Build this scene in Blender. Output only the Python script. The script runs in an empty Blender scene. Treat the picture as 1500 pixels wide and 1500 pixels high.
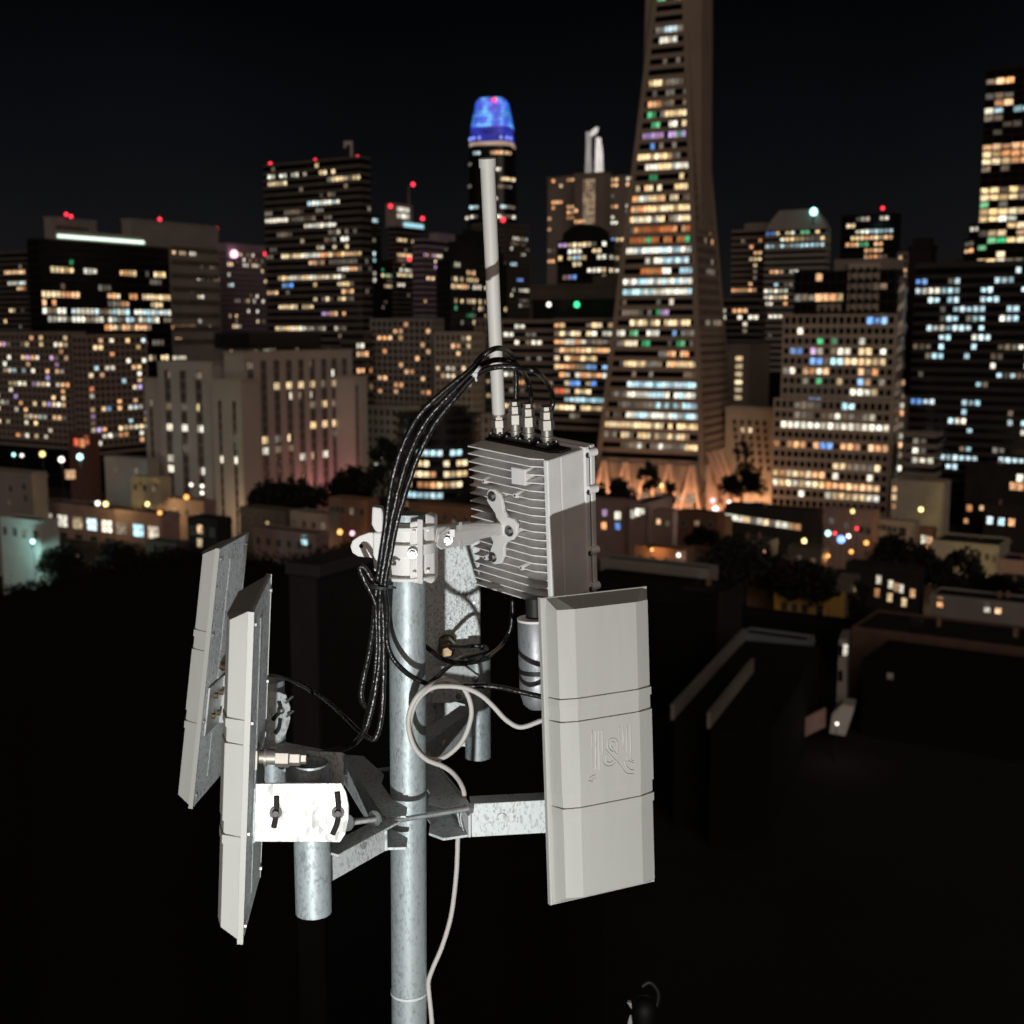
import bpy, math, random
from mathutils import Vector, Matrix
R = math.radians
random.seed(11)
S = bpy.context.scene
COL = S.collection
CAMZ = 70.0
PITCH = R(8.15)
FPX = 1850.0

# ------------------------------------------------------------------ camera, sky, sun, torch, exposure
cam_d = bpy.data.cameras.new('camera')
cam = bpy.data.objects.new('camera', cam_d)
COL.objects.link(cam)
cam.location = (0, 0, CAMZ)
cam.rotation_euler = (R(90) - PITCH, 0, 0)
cam_d.sensor_width = 36
cam_d.lens = 36 * FPX / 1500
cam_d.clip_start = 0.05
cam_d.clip_end = 9000
cam_d.dof.use_dof = True
cam_d.dof.focus_distance = 2.0
cam_d.dof.aperture_fstop = 6.5
S.camera = cam

wd = bpy.data.worlds.new('World')
S.world = wd
wd.use_nodes = True
wn, wl = wd.node_tree.nodes, wd.node_tree.links
bg = wn['Background']
tc = wn.new('ShaderNodeTexCoord')
sep = wn.new('ShaderNodeSeparateXYZ')
ramp = wn.new('ShaderNodeValToRGB')
wl.new(tc.outputs['Generated'], sep.inputs[0])
wl.new(sep.outputs['Z'], ramp.inputs[0])
cr = ramp.color_ramp
cr.elements[0].position = 0.0
cr.elements[0].color = (0.0085, 0.0079, 0.0080, 1)
cr.elements[1].position = 0.42
cr.elements[1].color = (0.0003, 0.0003, 0.00045, 1)
for p_, c_ in ((0.06, (0.0060, 0.0060, 0.0066)), (0.13, (0.0033, 0.0036, 0.0044)), (0.24, (0.0010, 0.0012, 0.0017))):
    e_ = cr.elements.new(p_)
    e_.color = (*c_, 1)
nzs = wn.new('ShaderNodeTexNoise')
nzs.inputs['Scale'].default_value = 3.2
nzs.inputs['Detail'].default_value = 3
wl.new(tc.outputs['Generated'], nzs.inputs['Vector'])
mrs = wn.new('ShaderNodeMapRange')
mrs.inputs['From Min'].default_value = 0.3
mrs.inputs['From Max'].default_value = 0.7
mrs.inputs['To Min'].default_value = 0.75
mrs.inputs['To Max'].default_value = 1.3
wl.new(nzs.outputs['Fac'], mrs.inputs['Value'])
mxs = wn.new('ShaderNodeVectorMath')
mxs.operation = 'SCALE'
wl.new(ramp.outputs[0], mxs.inputs[0])
wl.new(mrs.outputs[0], mxs.inputs['Scale'])
wl.new(mxs.outputs[0], bg.inputs[0])
bg.inputs[1].default_value = 1.0

sun_d = bpy.data.lights.new('city_glow', 'SUN')          # the low warm glow of the lit city
sun_d.energy = 0.50
sun_d.angle = R(45)
sun_d.color = (1.0, 0.80, 0.66)
sun = bpy.data.objects.new('city_glow', sun_d)
COL.objects.link(sun)
sun.rotation_euler = Vector((-0.12, 1.0, -0.36)).to_track_quat('-Z', 'Y').to_euler()

tor_d = bpy.data.lights.new('torch_beam', 'SPOT')        # the photographer's torch, held below the camera
tor_d.energy = 158
tor_d.color = (1.0, 0.995, 0.965)
tor_d.spot_size = R(72)
tor_d.spot_blend = 0.6
tor_d.shadow_soft_size = 0.012
tor = bpy.data.objects.new('torch_beam', tor_d)
COL.objects.link(tor)
tor.location = (-0.14, 0.0, CAMZ - 1.0)
tor.rotation_euler = Vector((0.04, 2.0, 0.68)).to_track_quat('-Z', 'Y').to_euler()

S.view_settings.view_transform = 'Standard'
S.view_settings.look = 'None'
S.view_settings.exposure = 0.0
S.view_settings.gamma = 1.0
S.view_settings.use_curve_mapping = False
S.render.engine = 'CYCLES'
S.cycles.use_denoising = True
S.cycles.max_bounces = 5
S.cycles.diffuse_bounces = 4
S.cycles.glossy_bounces = 3
S.cycles.sample_clamp_indirect = 1.5
S.cycles.sample_clamp_direct = 6.0
S.cycles.caustics_reflective = False
S.cycles.caustics_refractive = False


# ------------------------------------------------------------------ pixel -> world
def ray(px, py):
    u, v = (px - 750) / FPX, (750 - py) / FPX
    return Vector((u, math.cos(PITCH) + v * math.sin(PITCH), -math.sin(PITCH) + v * math.cos(PITCH)))


def W(px, py, Y):
    d = ray(px, py)
    return d * (Y / d.y) + Vector((0, 0, CAMZ))


# ------------------------------------------------------------------ materials
def newmat(name):
    m = bpy.data.materials.new(name)
    m.use_nodes = True
    return m, m.node_tree.nodes, m.node_tree.links, m.node_tree.nodes['Principled BSDF']


def stone(name, col, rough=0.8, var=0.25, scale=0.6, metal=0.0, bump=0.0, spec=0.3, fine=0.0, coord='Object', streak=0.0):
    m, n, l, b = newmat(name)
    t = n.new('ShaderNodeTexCoord')
    nz = n.new('ShaderNodeTexNoise')
    nz.inputs['Scale'].default_value = scale
    nz.inputs['Detail'].default_value = 6
    nz.inputs['Roughness'].default_value = 0.65
    if streak:
        mp = n.new('ShaderNodeMapping')
        mp.inputs['Scale'].default_value = (1, 1, streak)
        l.new(t.outputs[coord], mp.inputs[0])
        l.new(mp.outputs[0], nz.inputs['Vector'])
    else:
        l.new(t.outputs[coord], nz.inputs['Vector'])
    r = n.new('ShaderNodeValToRGB')
    r.color_ramp.elements[0].position = 0.3
    r.color_ramp.elements[1].position = 0.7
    r.color_ramp.elements[0].color = (*[c * (1 - var) for c in col], 1)
    r.color_ramp.elements[1].color = (*[min(1, c * (1 + var * 0.6)) for c in col], 1)
    l.new(nz.outputs['Fac'], r.inputs[0])
    l.new(r.outputs[0], b.inputs['Base Color'])
    b.inputs['Roughness'].default_value = rough
    b.inputs['Metallic'].default_value = metal
    b.inputs['Specular IOR Level'].default_value = spec
    if bump:
        n2 = n.new('ShaderNodeTexNoise')
        n2.inputs['Scale'].default_value = fine or scale * 12
        l.new(t.outputs[coord], n2.inputs['Vector'])
        bp = n.new('ShaderNodeBump')
        bp.inputs['Strength'].default_value = bump
        bp.inputs['Distance'].default_value = 0.02
        l.new(n2.outputs['Fac'], bp.inputs['Height'])
        l.new(bp.outputs[0], b.inputs['Normal'])
    return m


def galv(name, col, metal, rough, spangle=55.0, bump=0.12, var=0.35):
    m, n, l, b = newmat(name)
    t = n.new('ShaderNodeTexCoord')
    mp = n.new('ShaderNodeMapping')
    mp.inputs['Scale'].default_value = (1, 1, 0.45)
    l.new(t.outputs['Object'], mp.inputs[0])
    vo = n.new('ShaderNodeTexVoronoi')
    vo.inputs['Scale'].default_value = spangle * 4
    l.new(mp.outputs[0], vo.inputs['Vector'])
    nz = n.new('ShaderNodeTexNoise')
    nz.inputs['Scale'].default_value = spangle
    nz.inputs['Detail'].default_value = 7
    nz.inputs['Roughness'].default_value = 0.7
    l.new(mp.outputs[0], nz.inputs['Vector'])
    big = n.new('ShaderNodeTexNoise')
    big.inputs['Scale'].default_value = 14
    big.inputs['Detail'].default_value = 4
    l.new(mp.outputs[0], big.inputs['Vector'])
    sepc = n.new('ShaderNodeSeparateColor')
    l.new(vo.outputs['Color'], sepc.inputs[0])
    a1 = n.new('ShaderNodeMath'); a1.operation = 'MULTIPLY_ADD'
    l.new(sepc.outputs[0], a1.inputs[0]); a1.inputs[1].default_value = 0.5
    l.new(nz.outputs['Fac'], a1.inputs[2])
    a2 = n.new('ShaderNodeMath'); a2.operation = 'MULTIPLY_ADD'
    l.new(big.outputs['Fac'], a2.inputs[0]); a2.inputs[1].default_value = 0.55
    l.new(a1.outputs[0], a2.inputs[2])
    r = n.new('ShaderNodeValToRGB')
    r.color_ramp.elements[0].position = 0.62
    r.color_ramp.elements[1].position = 1.28 if False else 1.0
    r.color_ramp.elements[0].color = (*[c * (1 - var) for c in col], 1)
    r.color_ramp.elements[1].color = (*[min(1, c * (1 + var * 0.7)) for c in col], 1)
    l.new(a2.outputs[0], r.inputs[0])
    l.new(r.outputs[0], b.inputs['Base Color'])
    b.inputs['Metallic'].default_value = metal
    mr = n.new('ShaderNodeMapRange')
    mr.inputs['To Min'].default_value = rough - 0.10
    mr.inputs['To Max'].default_value = rough + 0.16
    l.new(nz.outputs['Fac'], mr.inputs['Value'])
    l.new(mr.outputs[0], b.inputs['Roughness'])
    bp = n.new('ShaderNodeBump')
    bp.inputs['Strength'].default_value = bump
    bp.inputs['Distance'].default_value = 0.0012
    l.new(a1.outputs[0], bp.inputs['Height'])
    l.new(bp.outputs[0], b.inputs['Normal'])
    return m


def emis(name, c1, c2, strength, sample=False, var=0.75):
    """a lit window or lamp: warm and cool rooms differ, curtains and ceiling lamps break the glow up"""
    m, n, l, b = newmat(name)
    t = n.new('ShaderNodeTexCoord')
    oi = n.new('ShaderNodeObjectInfo')
    ad = n.new('ShaderNodeVectorMath'); ad.operation = 'ADD'
    cx = n.new('ShaderNodeCombineXYZ')
    ml = n.new('ShaderNodeMath'); ml.operation = 'MULTIPLY'; ml.inputs[1].default_value = 37.0
    l.new(oi.outputs['Random'], ml.inputs[0])
    l.new(ml.outputs[0], cx.inputs[0]); l.new(ml.outputs[0], cx.inputs[2])
    l.new(t.outputs['Generated'], ad.inputs[0]); l.new(cx.outputs[0], ad.inputs[1])
    nz = n.new('ShaderNodeTexNoise')
    nz.inputs['Scale'].default_value = 2.6
    nz.inputs['Detail'].default_value = 2
    l.new(ad.outputs[0], nz.inputs['Vector'])
    mr = n.new('ShaderNodeMapRange')
    mr.inputs['From Min'].default_value = 0.3; mr.inputs['From Max'].default_value = 0.7
    mr.inputs['To Min'].default_value = strength * (1 - var)
    mr.inputs['To Max'].default_value = strength * (1 + var)
    l.new(nz.outputs['Fac'], mr.inputs['Value'])
    wn_ = n.new('ShaderNodeTexWhiteNoise'); wn_.noise_dimensions = '1D'
    l.new(ml.outputs[0], wn_.inputs['W'])
    mx = n.new('ShaderNodeMix'); mx.data_type = 'RGBA'
    mx.inputs['A'].default_value = (*c1, 1); mx.inputs['B'].default_value = (*c2, 1)
    l.new(oi.outputs['Random'], mx.inputs['Factor'])
    lev = n.new('ShaderNodeMapRange')
    lev.inputs['To Min'].default_value = 0.35; lev.inputs['To Max'].default_value = 1.35
    l.new(wn_.outputs['Value'], lev.inputs['Value'])
    mm = n.new('ShaderNodeMath'); mm.operation = 'MULTIPLY'
    l.new(mr.outputs[0], mm.inputs[0]); l.new(lev.outputs[0], mm.inputs[1])
    b.inputs['Base Color'].default_value = (0.02, 0.02, 0.02, 1)
    b.inputs['Roughness'].default_value = 0.3
    l.new(mx.outputs['Result'], b.inputs['Emission Color'])
    l.new(mm.outputs[0], b.inputs['Emission Strength'])
    if not sample:
        m.cycles.emission_sampling = 'NONE'
    return m


def lampmat(name, c, s):
    m, n, l, b = newmat(name)
    b.inputs['Base Color'].default_value = (0.1, 0.1, 0.1, 1)
    b.inputs['Emission Color'].default_value = (*c, 1)
    b.inputs['Emission Strength'].default_value = s
    m.cycles.emission_sampling = 'NONE'
    return m


WM = {  # lit-window materials by letter
    'y': emis('window_yellow', (1.0, 0.66, 0.30), (1.0, 0.80, 0.50), 1.3),
    'o': emis('window_orange', (1.0, 0.40, 0.15), (1.0, 0.62, 0.34), 1.25),
    'w': emis('window_white', (1.0, 0.86, 0.66), (0.93, 0.94, 0.80), 1.35),
    'c': emis('window_cool', (0.50, 0.88, 1.0), (0.78, 0.95, 1.0), 1.2),
    'b': emis('window_blue', (0.10, 0.32, 1.0), (0.35, 0.62, 1.0), 1.3),
    'g': emis('window_green', (0.05, 0.8, 0.30), (0.35, 0.9, 0.45), 0.7),
    'p': emis('window_purple', (0.50, 0.42, 1.0), (0.95, 0.55, 0.9), 1.0),
    'r': emis('window_red', (1.0, 0.14, 0.07), (1.0, 0.30, 0.16), 1.1),
    'd': emis('window_dim', (1.0, 0.68, 0.42), (0.85, 0.82, 0.70), 0.22),
    'e': emis('window_embered', (1.0, 0.22, 0.06), (1.0, 0.42, 0.14), 0.6),
}
BEACON = lampmat('beacon_red', (1.0, 0.03, 0.06), 3.0)
LAMP = {'y': lampmat('lamp_yellow', (1.0, 0.72, 0.25), 2.6), 'w': lampmat('lamp_white', (1.0, 0.9, 0.8), 2.6),
        'c': lampmat('lamp_cyan', (0.45, 0.95, 0.9), 3.0), 'b': lampmat('lamp_blue', (0.2, 0.4, 1.0), 2.6),
        'g': lampmat('lamp_green', (0.05, 0.9, 0.3), 2.2), 'o': lampmat('lamp_orange', (1.0, 0.4, 0.1), 2.6),
        'r': BEACON, 'p': lampmat('lamp_pink', (1.0, 0.55, 0.75), 2.4)}

GLASS_BLACK, _n, _l, _b = newmat('tower_glass')
_b.inputs['Base Color'].default_value = (0.006, 0.006, 0.007, 1)
_b.inputs['Roughness'].default_value = 0.2
F_BROWN = stone('facade_brown', (0.30, 0.25, 0.215), 0.85, 0.22, 0.08, bump=0.2)
F_BEIGE = stone('facade_beige', (0.47, 0.41, 0.345), 0.85, 0.2, 0.08, bump=0.2)
F_GREY = stone('facade_grey', (0.33, 0.305, 0.28), 0.85, 0.2, 0.07, bump=0.2)
F_DARK = stone('facade_dark', (0.15, 0.128, 0.112), 0.7, 0.3, 0.08)
F_BLACK = stone('facade_black', (0.018, 0.017, 0.016), 0.5, 0.3, 0.1)
F_MAUVE = stone('facade_mauve', (0.36, 0.285, 0.34), 0.8, 0.2, 0.08)
F_BRONZE = stone('facade_bronze', (0.035, 0.024, 0.017), 0.4, 0.3, 0.1, metal=0.2)
F_QUARTZ = stone('facade_quartz', (0.335, 0.275, 0.225), 0.8, 0.15, 0.06)
F_FED = stone('facade_limestone', (0.46, 0.43, 0.40), 0.85, 0.16, 0.05, bump=0.15)
F_CREAM = stone('stucco_cream', (0.50, 0.46, 0.36), 0.85, 0.18, 0.2)
F_WHITE = stone('stucco_white', (0.55, 0.56, 0.52), 0.85, 0.16, 0.2)
F_YELLOW = stone('stucco_yellow', (0.62, 0.36, 0.09), 0.85, 0.18, 0.3)
F_BRICK = stone('brick_red', (0.17, 0.085, 0.062), 0.9, 0.3, 0.5)
F_TAN = stone('brick_tan', (0.30, 0.18, 0.12), 0.9, 0.25, 0.5)
F_PINK = stone('stucco_pink', (0.36, 0.25, 0.235), 0.85, 0.2, 0.3)
F_BLUE = stone('painted_roof_blue', (0.42, 0.50, 0.56), 0.7, 0.2, 0.3)
F_ROOF = stone('roof_tar', (0.022, 0.020, 0.019), 0.95, 0.35, 0.2)
F_NIGHT = stone('house_dark', (0.030, 0.025, 0.023), 0.9, 0.35, 0.2)
ASPHALT = stone('asphalt', (0.030, 0.028, 0.027), 0.95, 0.35, 0.02)
TRUNK = stone('bark', (0.05, 0.038, 0.028), 0.95, 0.3, 2.0)
LEAF = stone('leaves', (0.014, 0.017, 0.009), 0.7, 0.45, 0.7)
FRAME = stone('window_frame', (0.30, 0.28, 0.25), 0.7, 0.1, 1.0)
METALDK = stone('dark_metal', (0.05, 0.05, 0.05), 0.5, 0.2, 4.0, metal=0.6)


# ------------------------------------------------------------------ mesh building
class MB:
    def __init__(s):
        s.v, s.f = [], []

    def add(s, vs, fs, M=None):
        k = len(s.v)
        s.v += [tuple(M @ Vector(p)) if M else tuple(p) for p in vs]
        s.f += [tuple(i + k for i in f) for f in fs]
        return s

    def box(s, x0, x1, y0, y1, z0, z1, M=None):
        vs = [(x0, y0, z0), (x1, y0, z0), (x1, y1, z0), (x0, y1, z0), (x0, y0, z1), (x1, y0, z1), (x1, y1, z1), (x0, y1, z1)]
        return s.add(vs, [(3, 2, 1, 0), (4, 5, 6, 7), (0, 1, 5, 4), (1, 2, 6, 5), (2, 3, 7, 6), (3, 0, 4, 7)], M)

    def prism(s, poly, vec, M=None):
        n = len(poly)
        vec = Vector(vec)
        vs = [Vector(p) for p in poly] + [Vector(p) + vec for p in poly]
        fs = [tuple(range(n))[::-1], tuple(range(n, 2 * n))] + [(i, (i + 1) % n, n + (i + 1) % n, n + i) for i in range(n)]
        return s.add(vs, fs, M)

    def loft(s, rings, caps=True, closed=True, M=None):
        n = len(rings[0])
        vs = [p for r in rings for p in r]
        fs = []
        for k in range(len(rings) - 1):
            for i in range(n if closed else n - 1):
                j = (i + 1) % n
                fs.append((k * n + i, k * n + j, (k + 1) * n + j, (k + 1) * n + i))
        if caps:
            fs.append(tuple(range(n))[::-1])
            fs.append(tuple((len(rings) - 1) * n + i for i in range(n)))
        return s.add(vs, fs, M)

    def cyl(s, p0, p1, r0, r1=None, n=20, caps=True, M=None):
        p0, p1 = Vector(p0), Vector(p1)
        r1 = r0 if r1 is None else r1
        a = (p1 - p0).normalized()
        q = a.orthogonal().normalized()
        w = a.cross(q)
        ring = lambda c, r: [c + (q * math.cos(2 * math.pi * i / n) + w * math.sin(2 * math.pi * i / n)) * r for i in range(n)]
        return s.loft([ring(p0, r0), ring(p1, r1)], caps, True, M)

    def lathe(s, p0, axis, prof, n=20, M=None):
        """prof: (distance along axis, radius)"""
        p0, a = Vector(p0), Vector(axis).normalized()
        q = a.orthogonal().normalized()
        w = a.cross(q)
        return s.loft([[p0 + a * d + (q * math.cos(2 * math.pi * i / n) + w * math.sin(2 * math.pi * i / n)) * r for i in range(n)] for d, r in prof], True, True, M)

    def tube(s, pts, r, n=8, sub=6, M=None):
        pts = [Vector(p) for p in pts]
        P = spline(pts, sub) if sub > 1 else pts
        t0 = (P[1] - P[0]).normalized()
        q = t0.orthogonal().normalized()
        rings = []
        for i, c in enumerate(P):
            t = (P[min(i + 1, len(P) - 1)] - P[max(i - 1, 0)]).normalized()
            q = (q - t * q.dot(t)).normalized()
            w = t.cross(q)
            rings.append([c + (q * math.cos(2 * math.pi * k / n) + w * math.sin(2 * math.pi * k / n)) * r for k in range(n)])
        return s.loft(rings, True, True, M)

    def build(s, name, mat, parent=None, bevel=0.0, smooth=None, loc=None, seg=2):
        me = bpy.data.meshes.new(name)
        me.from_pydata([tuple(v) for v in s.v], [], s.f)
        me.validate()
        if mat:
            me.materials.append(mat)
        o = bpy.data.objects.new(name, me)
        COL.objects.link(o)
        if parent:
            o.parent = parent
        if loc:
            o.location = loc
        if smooth is not None:
            for p in me.polygons:
                p.use_smooth = True
            me.set_sharp_from_angle(angle=R(smooth))
        if bevel:
            b = o.modifiers.new('bevel', 'BEVEL')
            b.width = bevel
            b.segments = seg
            b.limit_method = 'ANGLE'
            b.angle_limit = R(35)
        return o


def spline(pts, sub):
    out = []
    n = len(pts)
    for i in range(n - 1):
        p0, p1, p2, p3 = pts[max(i - 1, 0)], pts[i], pts[i + 1], pts[min(i + 2, n - 1)]
        for k in range(sub):
            t = k / sub
            out.append(0.5 * ((2 * p1) + (p2 - p0) * t + (2 * p0 - 5 * p1 + 4 * p2 - p3) * t * t + (3 * p1 - p0 - 3 * p2 + p3) * t ** 3))
    out.append(pts[-1])
    return out


def tag(o, label, cat, group=None):
    o['label'] = label
    o['category'] = cat
    if group:
        o['group'] = group
    return o


def thing(name, label, cat, loc=(0, 0, 0), rotz=0.0, group=None, M=None):
    o = bpy.data.objects.new(name, None)
    COL.objects.link(o)
    o.empty_display_size = 0.1
    if M is not None:
        o.matrix_world = M
    else:
        o.location = loc
        o.rotation_euler = (0, 0, rotz)
    return tag(o, label, cat, group)


CACHE = {}


def inst(name, key, maker, parent, loc, rot=(0, 0, 0), label=None):
    """an object that shares one mesh with its look-alikes"""
    me = CACHE.get((name, key))
    if me is None:
        mb, mat = maker()
        me = bpy.data.meshes.new(name)
        me.from_pydata([tuple(v) for v in mb.v], [], mb.f)
        me.materials.append(mat)
        CACHE[(name, key)] = me
    o = bpy.data.objects.new(name, me)
    COL.objects.link(o)
    o.parent = parent
    o.location = loc
    o.rotation_euler = rot
    if label:
        o['label'] = label
    return o


# ------------------------------------------------------------------ ground
g = MB()
N = 24
for i in range(N):
    for j in range(N):
        x0, x1 = -6000 + 12000 * i / N, -6000 + 12000 * (i + 1) / N
        y0, y1 = -1500 + 9000 * j / N, -1500 + 9000 * (j + 1) / N
        g.add([(x0, y0, 0), (x1, y0, 0), (x1, y1, 0), (x0, y1, 0)], [(0, 1, 2, 3)])
gr = g.build('ground', ASPHALT)
gr['kind'] = 'structure'

# ------------------------------------------------------------------ city blocks: local x = U (towards near right), y = V (towards far right)
YAW = R(-32)
U = Vector((math.cos(YAW), math.sin(YAW)))
V = Vector((-math.sin(YAW), math.cos(YAW)))


class Block:
    """a building volume on the street grid given by its nearest corner (pixel column xc at distance Y) and its two outer edges"""

    def __init__(s, xc, Y, xl, xr, ytop, yref=520, thick=0):
        c = W(xc, yref, Y)
        s.c = Vector((c.x, c.y))
        tl = W(xl, yref, Y); tl = tl.x / tl.y
        tr = W(xr, yref, Y); tr = tr.x / tr.y
        s.su = max(1.0, (s.c.x - tl * s.c.y) / (U.x - tl * U.y))
        s.sv = max(1.0, (tr * s.c.y - s.c.x) / (V.x - tr * V.y)) if (V.x - tr * V.y) > 0.03 else 40.0
        s.h = W(xc, ytop, Y).z
        s.vis_u = s.su > 2.5
        s.vis_v = s.sv > 2.5
        fu, fv = s.su, s.sv
        if thick and s.su < 9:                     # keep a real thickness without moving the outer edge
            s.c = s.c - U * s.su + U * 9
            s.su = 9.0
            tr = W(xr, yref, Y); tr = tr.x / tr.y
            if (V.x - tr * V.y) > 0.03:
                s.sv = max(2.0, (tr * s.c.y - s.c.x) / (V.x - tr * V.y))
            fu, fv = s.su, s.sv
        if thick:
            s.sv = max(s.sv, 9.0)
            fv = s.sv
        s.fu, s.fv = fu, fv
        s.su, s.sv = max(s.su, 5.0 if not thick else 8.0), max(s.sv, 5.0 if not thick else 8.0)
        s.z0 = 0.0

    def root(s, name, label, cat, group=None):
        s.o = thing(name, label, cat, (s.c.x, s.c.y, 0), YAW, group)
        return s

    def onface(s, face, px, py):
        """pixel -> (distance along the face, height)"""
        d = ray(px, py)
        n = -V if face == 'u' else U
        dv = Vector((d.x, d.y))
        t = s.c.dot(n) / dv.dot(n)
        p = dv * t - s.c
        return (p.dot(U) if face == 'u' else p.dot(V)), CAMZ + d.z * t


def paint(blk, parent, face, cw, fh, zbase, segs, wfrac=0.78, hfrac=0.55, rnd=None, voff=0.5, proud=0.10, name='window', seen=None, maxn=290, yr=None):
    """lit windows, each its own pane box, at the cells of a face"""
    L = blk.fu if face == 'u' else blk.fv
    ncol = max(1, round(L / cw))
    cw = L / ncol
    cells = seen if seen is not None else {}
    for sg in segs:
        x0, y0, x1, y1, cs = sg[:5]
        dens = sg[5] if len(sg) > 5 else 0.9
        a, za = blk.onface(face, x0, y0)
        b, zb = blk.onface(face, x1, y1)
        if face == 'u':
            a, b = a + L, b + L
        i0, i1 = sorted((int(a / cw), int(b / cw)))
        k = round(((za + zb) / 2 - zbase) / fh - voff)
        for i in range(max(0, i0), min(ncol - 1, i1) + 1):
            if random.random() < dens:
                cells[(face, i, k)] = random.choice(cs)
    if rnd:
        p, cs, run = rnd
        nf = int((blk.h - zbase) / fh)
        for k in range(1, nf):
            i = 0
            rowp = p * random.choice((0.25, 0.7, 1.0, 1.8))
            while i < ncol:
                if random.random() < rowp / run:
                    c = random.choice(cs)
                    for q in range(random.randint(1, max(1, int(2 * run - 1)))):
                        if i < ncol:
                            cells.setdefault((face, i, k), c if random.random() < 0.8 else random.choice(cs))
                            i += 1
                else:
                    i += 1
    cnt = 0
    for (fc, i, k), c in cells.items():
        if fc != face or cnt >= maxn:
            continue
        z = zbase + (k + voff) * fh
        if z > blk.h - 0.4 or z < max(1, blk.z0):
            continue
        w, h = round(cw * wfrac, 1), round(fh * hfrac * random.choice((1.0, 1.0, 1.0, 0.8)), 1)
        s0 = (i + 0.5) * cw
        if face == 'u':
            loc = (s0 - L, 0, z)
        else:
            loc = (0, s0, z)
        inst(name, (w, h, c, proud), lambda: (MB().box(-w / 2, w / 2, -proud, 0.05, -h / 2, h / 2), WM[c]), parent, loc, (0, 0, 0 if face == 'u' else R(90)))
        cnt += 1


def tower(name, label, cat, xc, Y, xl, xr, ytop, fh=3.9, cwu=3.0, cwv=3.0, glass=None, fac=None, style='band', band=0.42, proud=0.32,
          pier=0.5, segu=(), segv=(), rndu=None, rndv=None, group=None, parent=None, pname='wing', roofbox=None, cap=1.2, wfrac=0.66, yref=None, zlow=0.0,
          hfrac=None, beacons=(), slabs=True):
    glass = glass or GLASS_BLACK
    fac = fac or F_BROWN
    if yref is None:
        yref = min(520, ytop + 90)
    b = Block(xc, Y, xl, xr, ytop, yref, 1)
    if parent is None:
        b.root(name, label, cat, group)
        root = b.o
        MB().box(-b.su, 0, 0, b.sv, 0, b.h).build('body', glass if style in ('band', 'grid', 'pier') else fac, root)
        host = root
    else:
        o = MB().box(-b.su, 0, 0, b.sv, 0, b.h).build(pname, glass if style in ('band', 'grid', 'pier') else fac, parent)
        pm = parent.matrix_world
        o.location = (Vector((b.c.x, b.c.y, 0)) - parent.location)
        o.location.rotate(Matrix.Rotation(-YAW, 3, 'Z'))
        host = o
        root = o
    if Y > 640 and not zlow:
        zlow = max(0.0, W(xc, 535, Y).z)
    elif Y > 530 and not zlow:
        zlow = max(0.0, W(xc, 625, Y).z)
    nf = max(1, int((b.h - 0.5) / fh))
    z0 = b.h - nf * fh
    lo = int(max(0, (zlow - z0) / fh))
    b.z0 = zlow
    if slabs and style in ('band', 'grid', 'pier'):
        hs = round(fh * band, 2)
        pr = proud
        key = (round(b.su, 1), round(b.sv, 1), hs, pr, fac.name)
        if style == 'pier':
            pr = proud * 0.4
        for k in range(lo, nf):
            inst('spandrel', key, lambda: (MB().box(-b.su - pr, pr, -pr, b.sv + pr, -hs / 2, hs / 2), fac if style != 'pier' else F_DARK), host, (0, 0, z0 + k * fh))
    MB().box(-b.su - proud - .04, proud + .04, -proud - .04, b.sv + proud + .04, b.h - 0.3, b.h + cap).build('parapet', fac, host)
    if style in ('grid', 'pier'):
        pw = pier
        for face, L, cw in (('u', b.fu, cwu), ('v', b.fv, cwv)):
            if L < 2.5:
                continue
            n = max(1, round(L / cw))
            for i in range(n + 1):
                s0 = L * i / n
                hh = round(b.h - zlow - 0.35, 1)
                wv = pw * (L / n)
                pp = proud + 0.06
                loc = (s0 - L, 0, zlow + hh / 2) if face == 'u' else (0, s0, zlow + hh / 2)
                inst('pier', (face, round(wv, 2), hh, pp, fac.name), lambda: (MB().box(-wv / 2, wv / 2, -pp, 0.1, -hh / 2, hh / 2), fac), host, loc, (0, 0, 0 if face == 'u' else R(90)))
    if roofbox:
        for (fx0, fx1, fy0, fy1, hz) in roofbox:
            MB().box(-b.su * fx1, -b.su * fx0, b.sv * fy0, b.sv * fy1, b.h + 0.5, b.h + cap + hz).build('penthouse', fac, host)
    hf = hfrac or (1 - band) * 0.92
    seen = {}
    zb = z0 + (0.0)
    if segu or rndu:
        paint(b, host, 'u', cwu, fh, zb, segu, wfrac, hf, rndu, seen=seen)
    if segv or rndv:
        paint(b, host, 'v', cwv, fh, zb, segv, wfrac, hf, rndv, seen=seen)
    for (px, py) in beacons:
        rz = ray(px, py)
        yb = (b.h + cap + 2.2 - CAMZ) / rz.z * rz.y if rz.z > 0 else Y
        beacon(root, px, py, min(max(yb, Y - 40), Y + 140))
    b.host = host
    return b


def to_local(root, p):
    return root.matrix_world.inverted() @ p


def beacon(root, px, py, Y, mat=None, rpx=2.5, name='beacon'):
    bpy.context.view_layer.update()
    p = to_local(root, W(px, py, Y))
    r = rpx * Y / FPX
    mb = MB().lathe((0, 0, -r), (0, 0, 1), [(0, r * .35), (r * .35, r * .85), (r, r), (r * 1.65, r * .8), (r * 2, r * .25)], 8)
    o = mb.build(name, mat or BEACON, root)
    o.location = p
    MB().cyl((0, 0, -r * 3.2), (0, 0, -r), r * 0.25, n=6).build('post', METALDK, o)
    return o


def rows(*a):
    return list(a)


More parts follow.
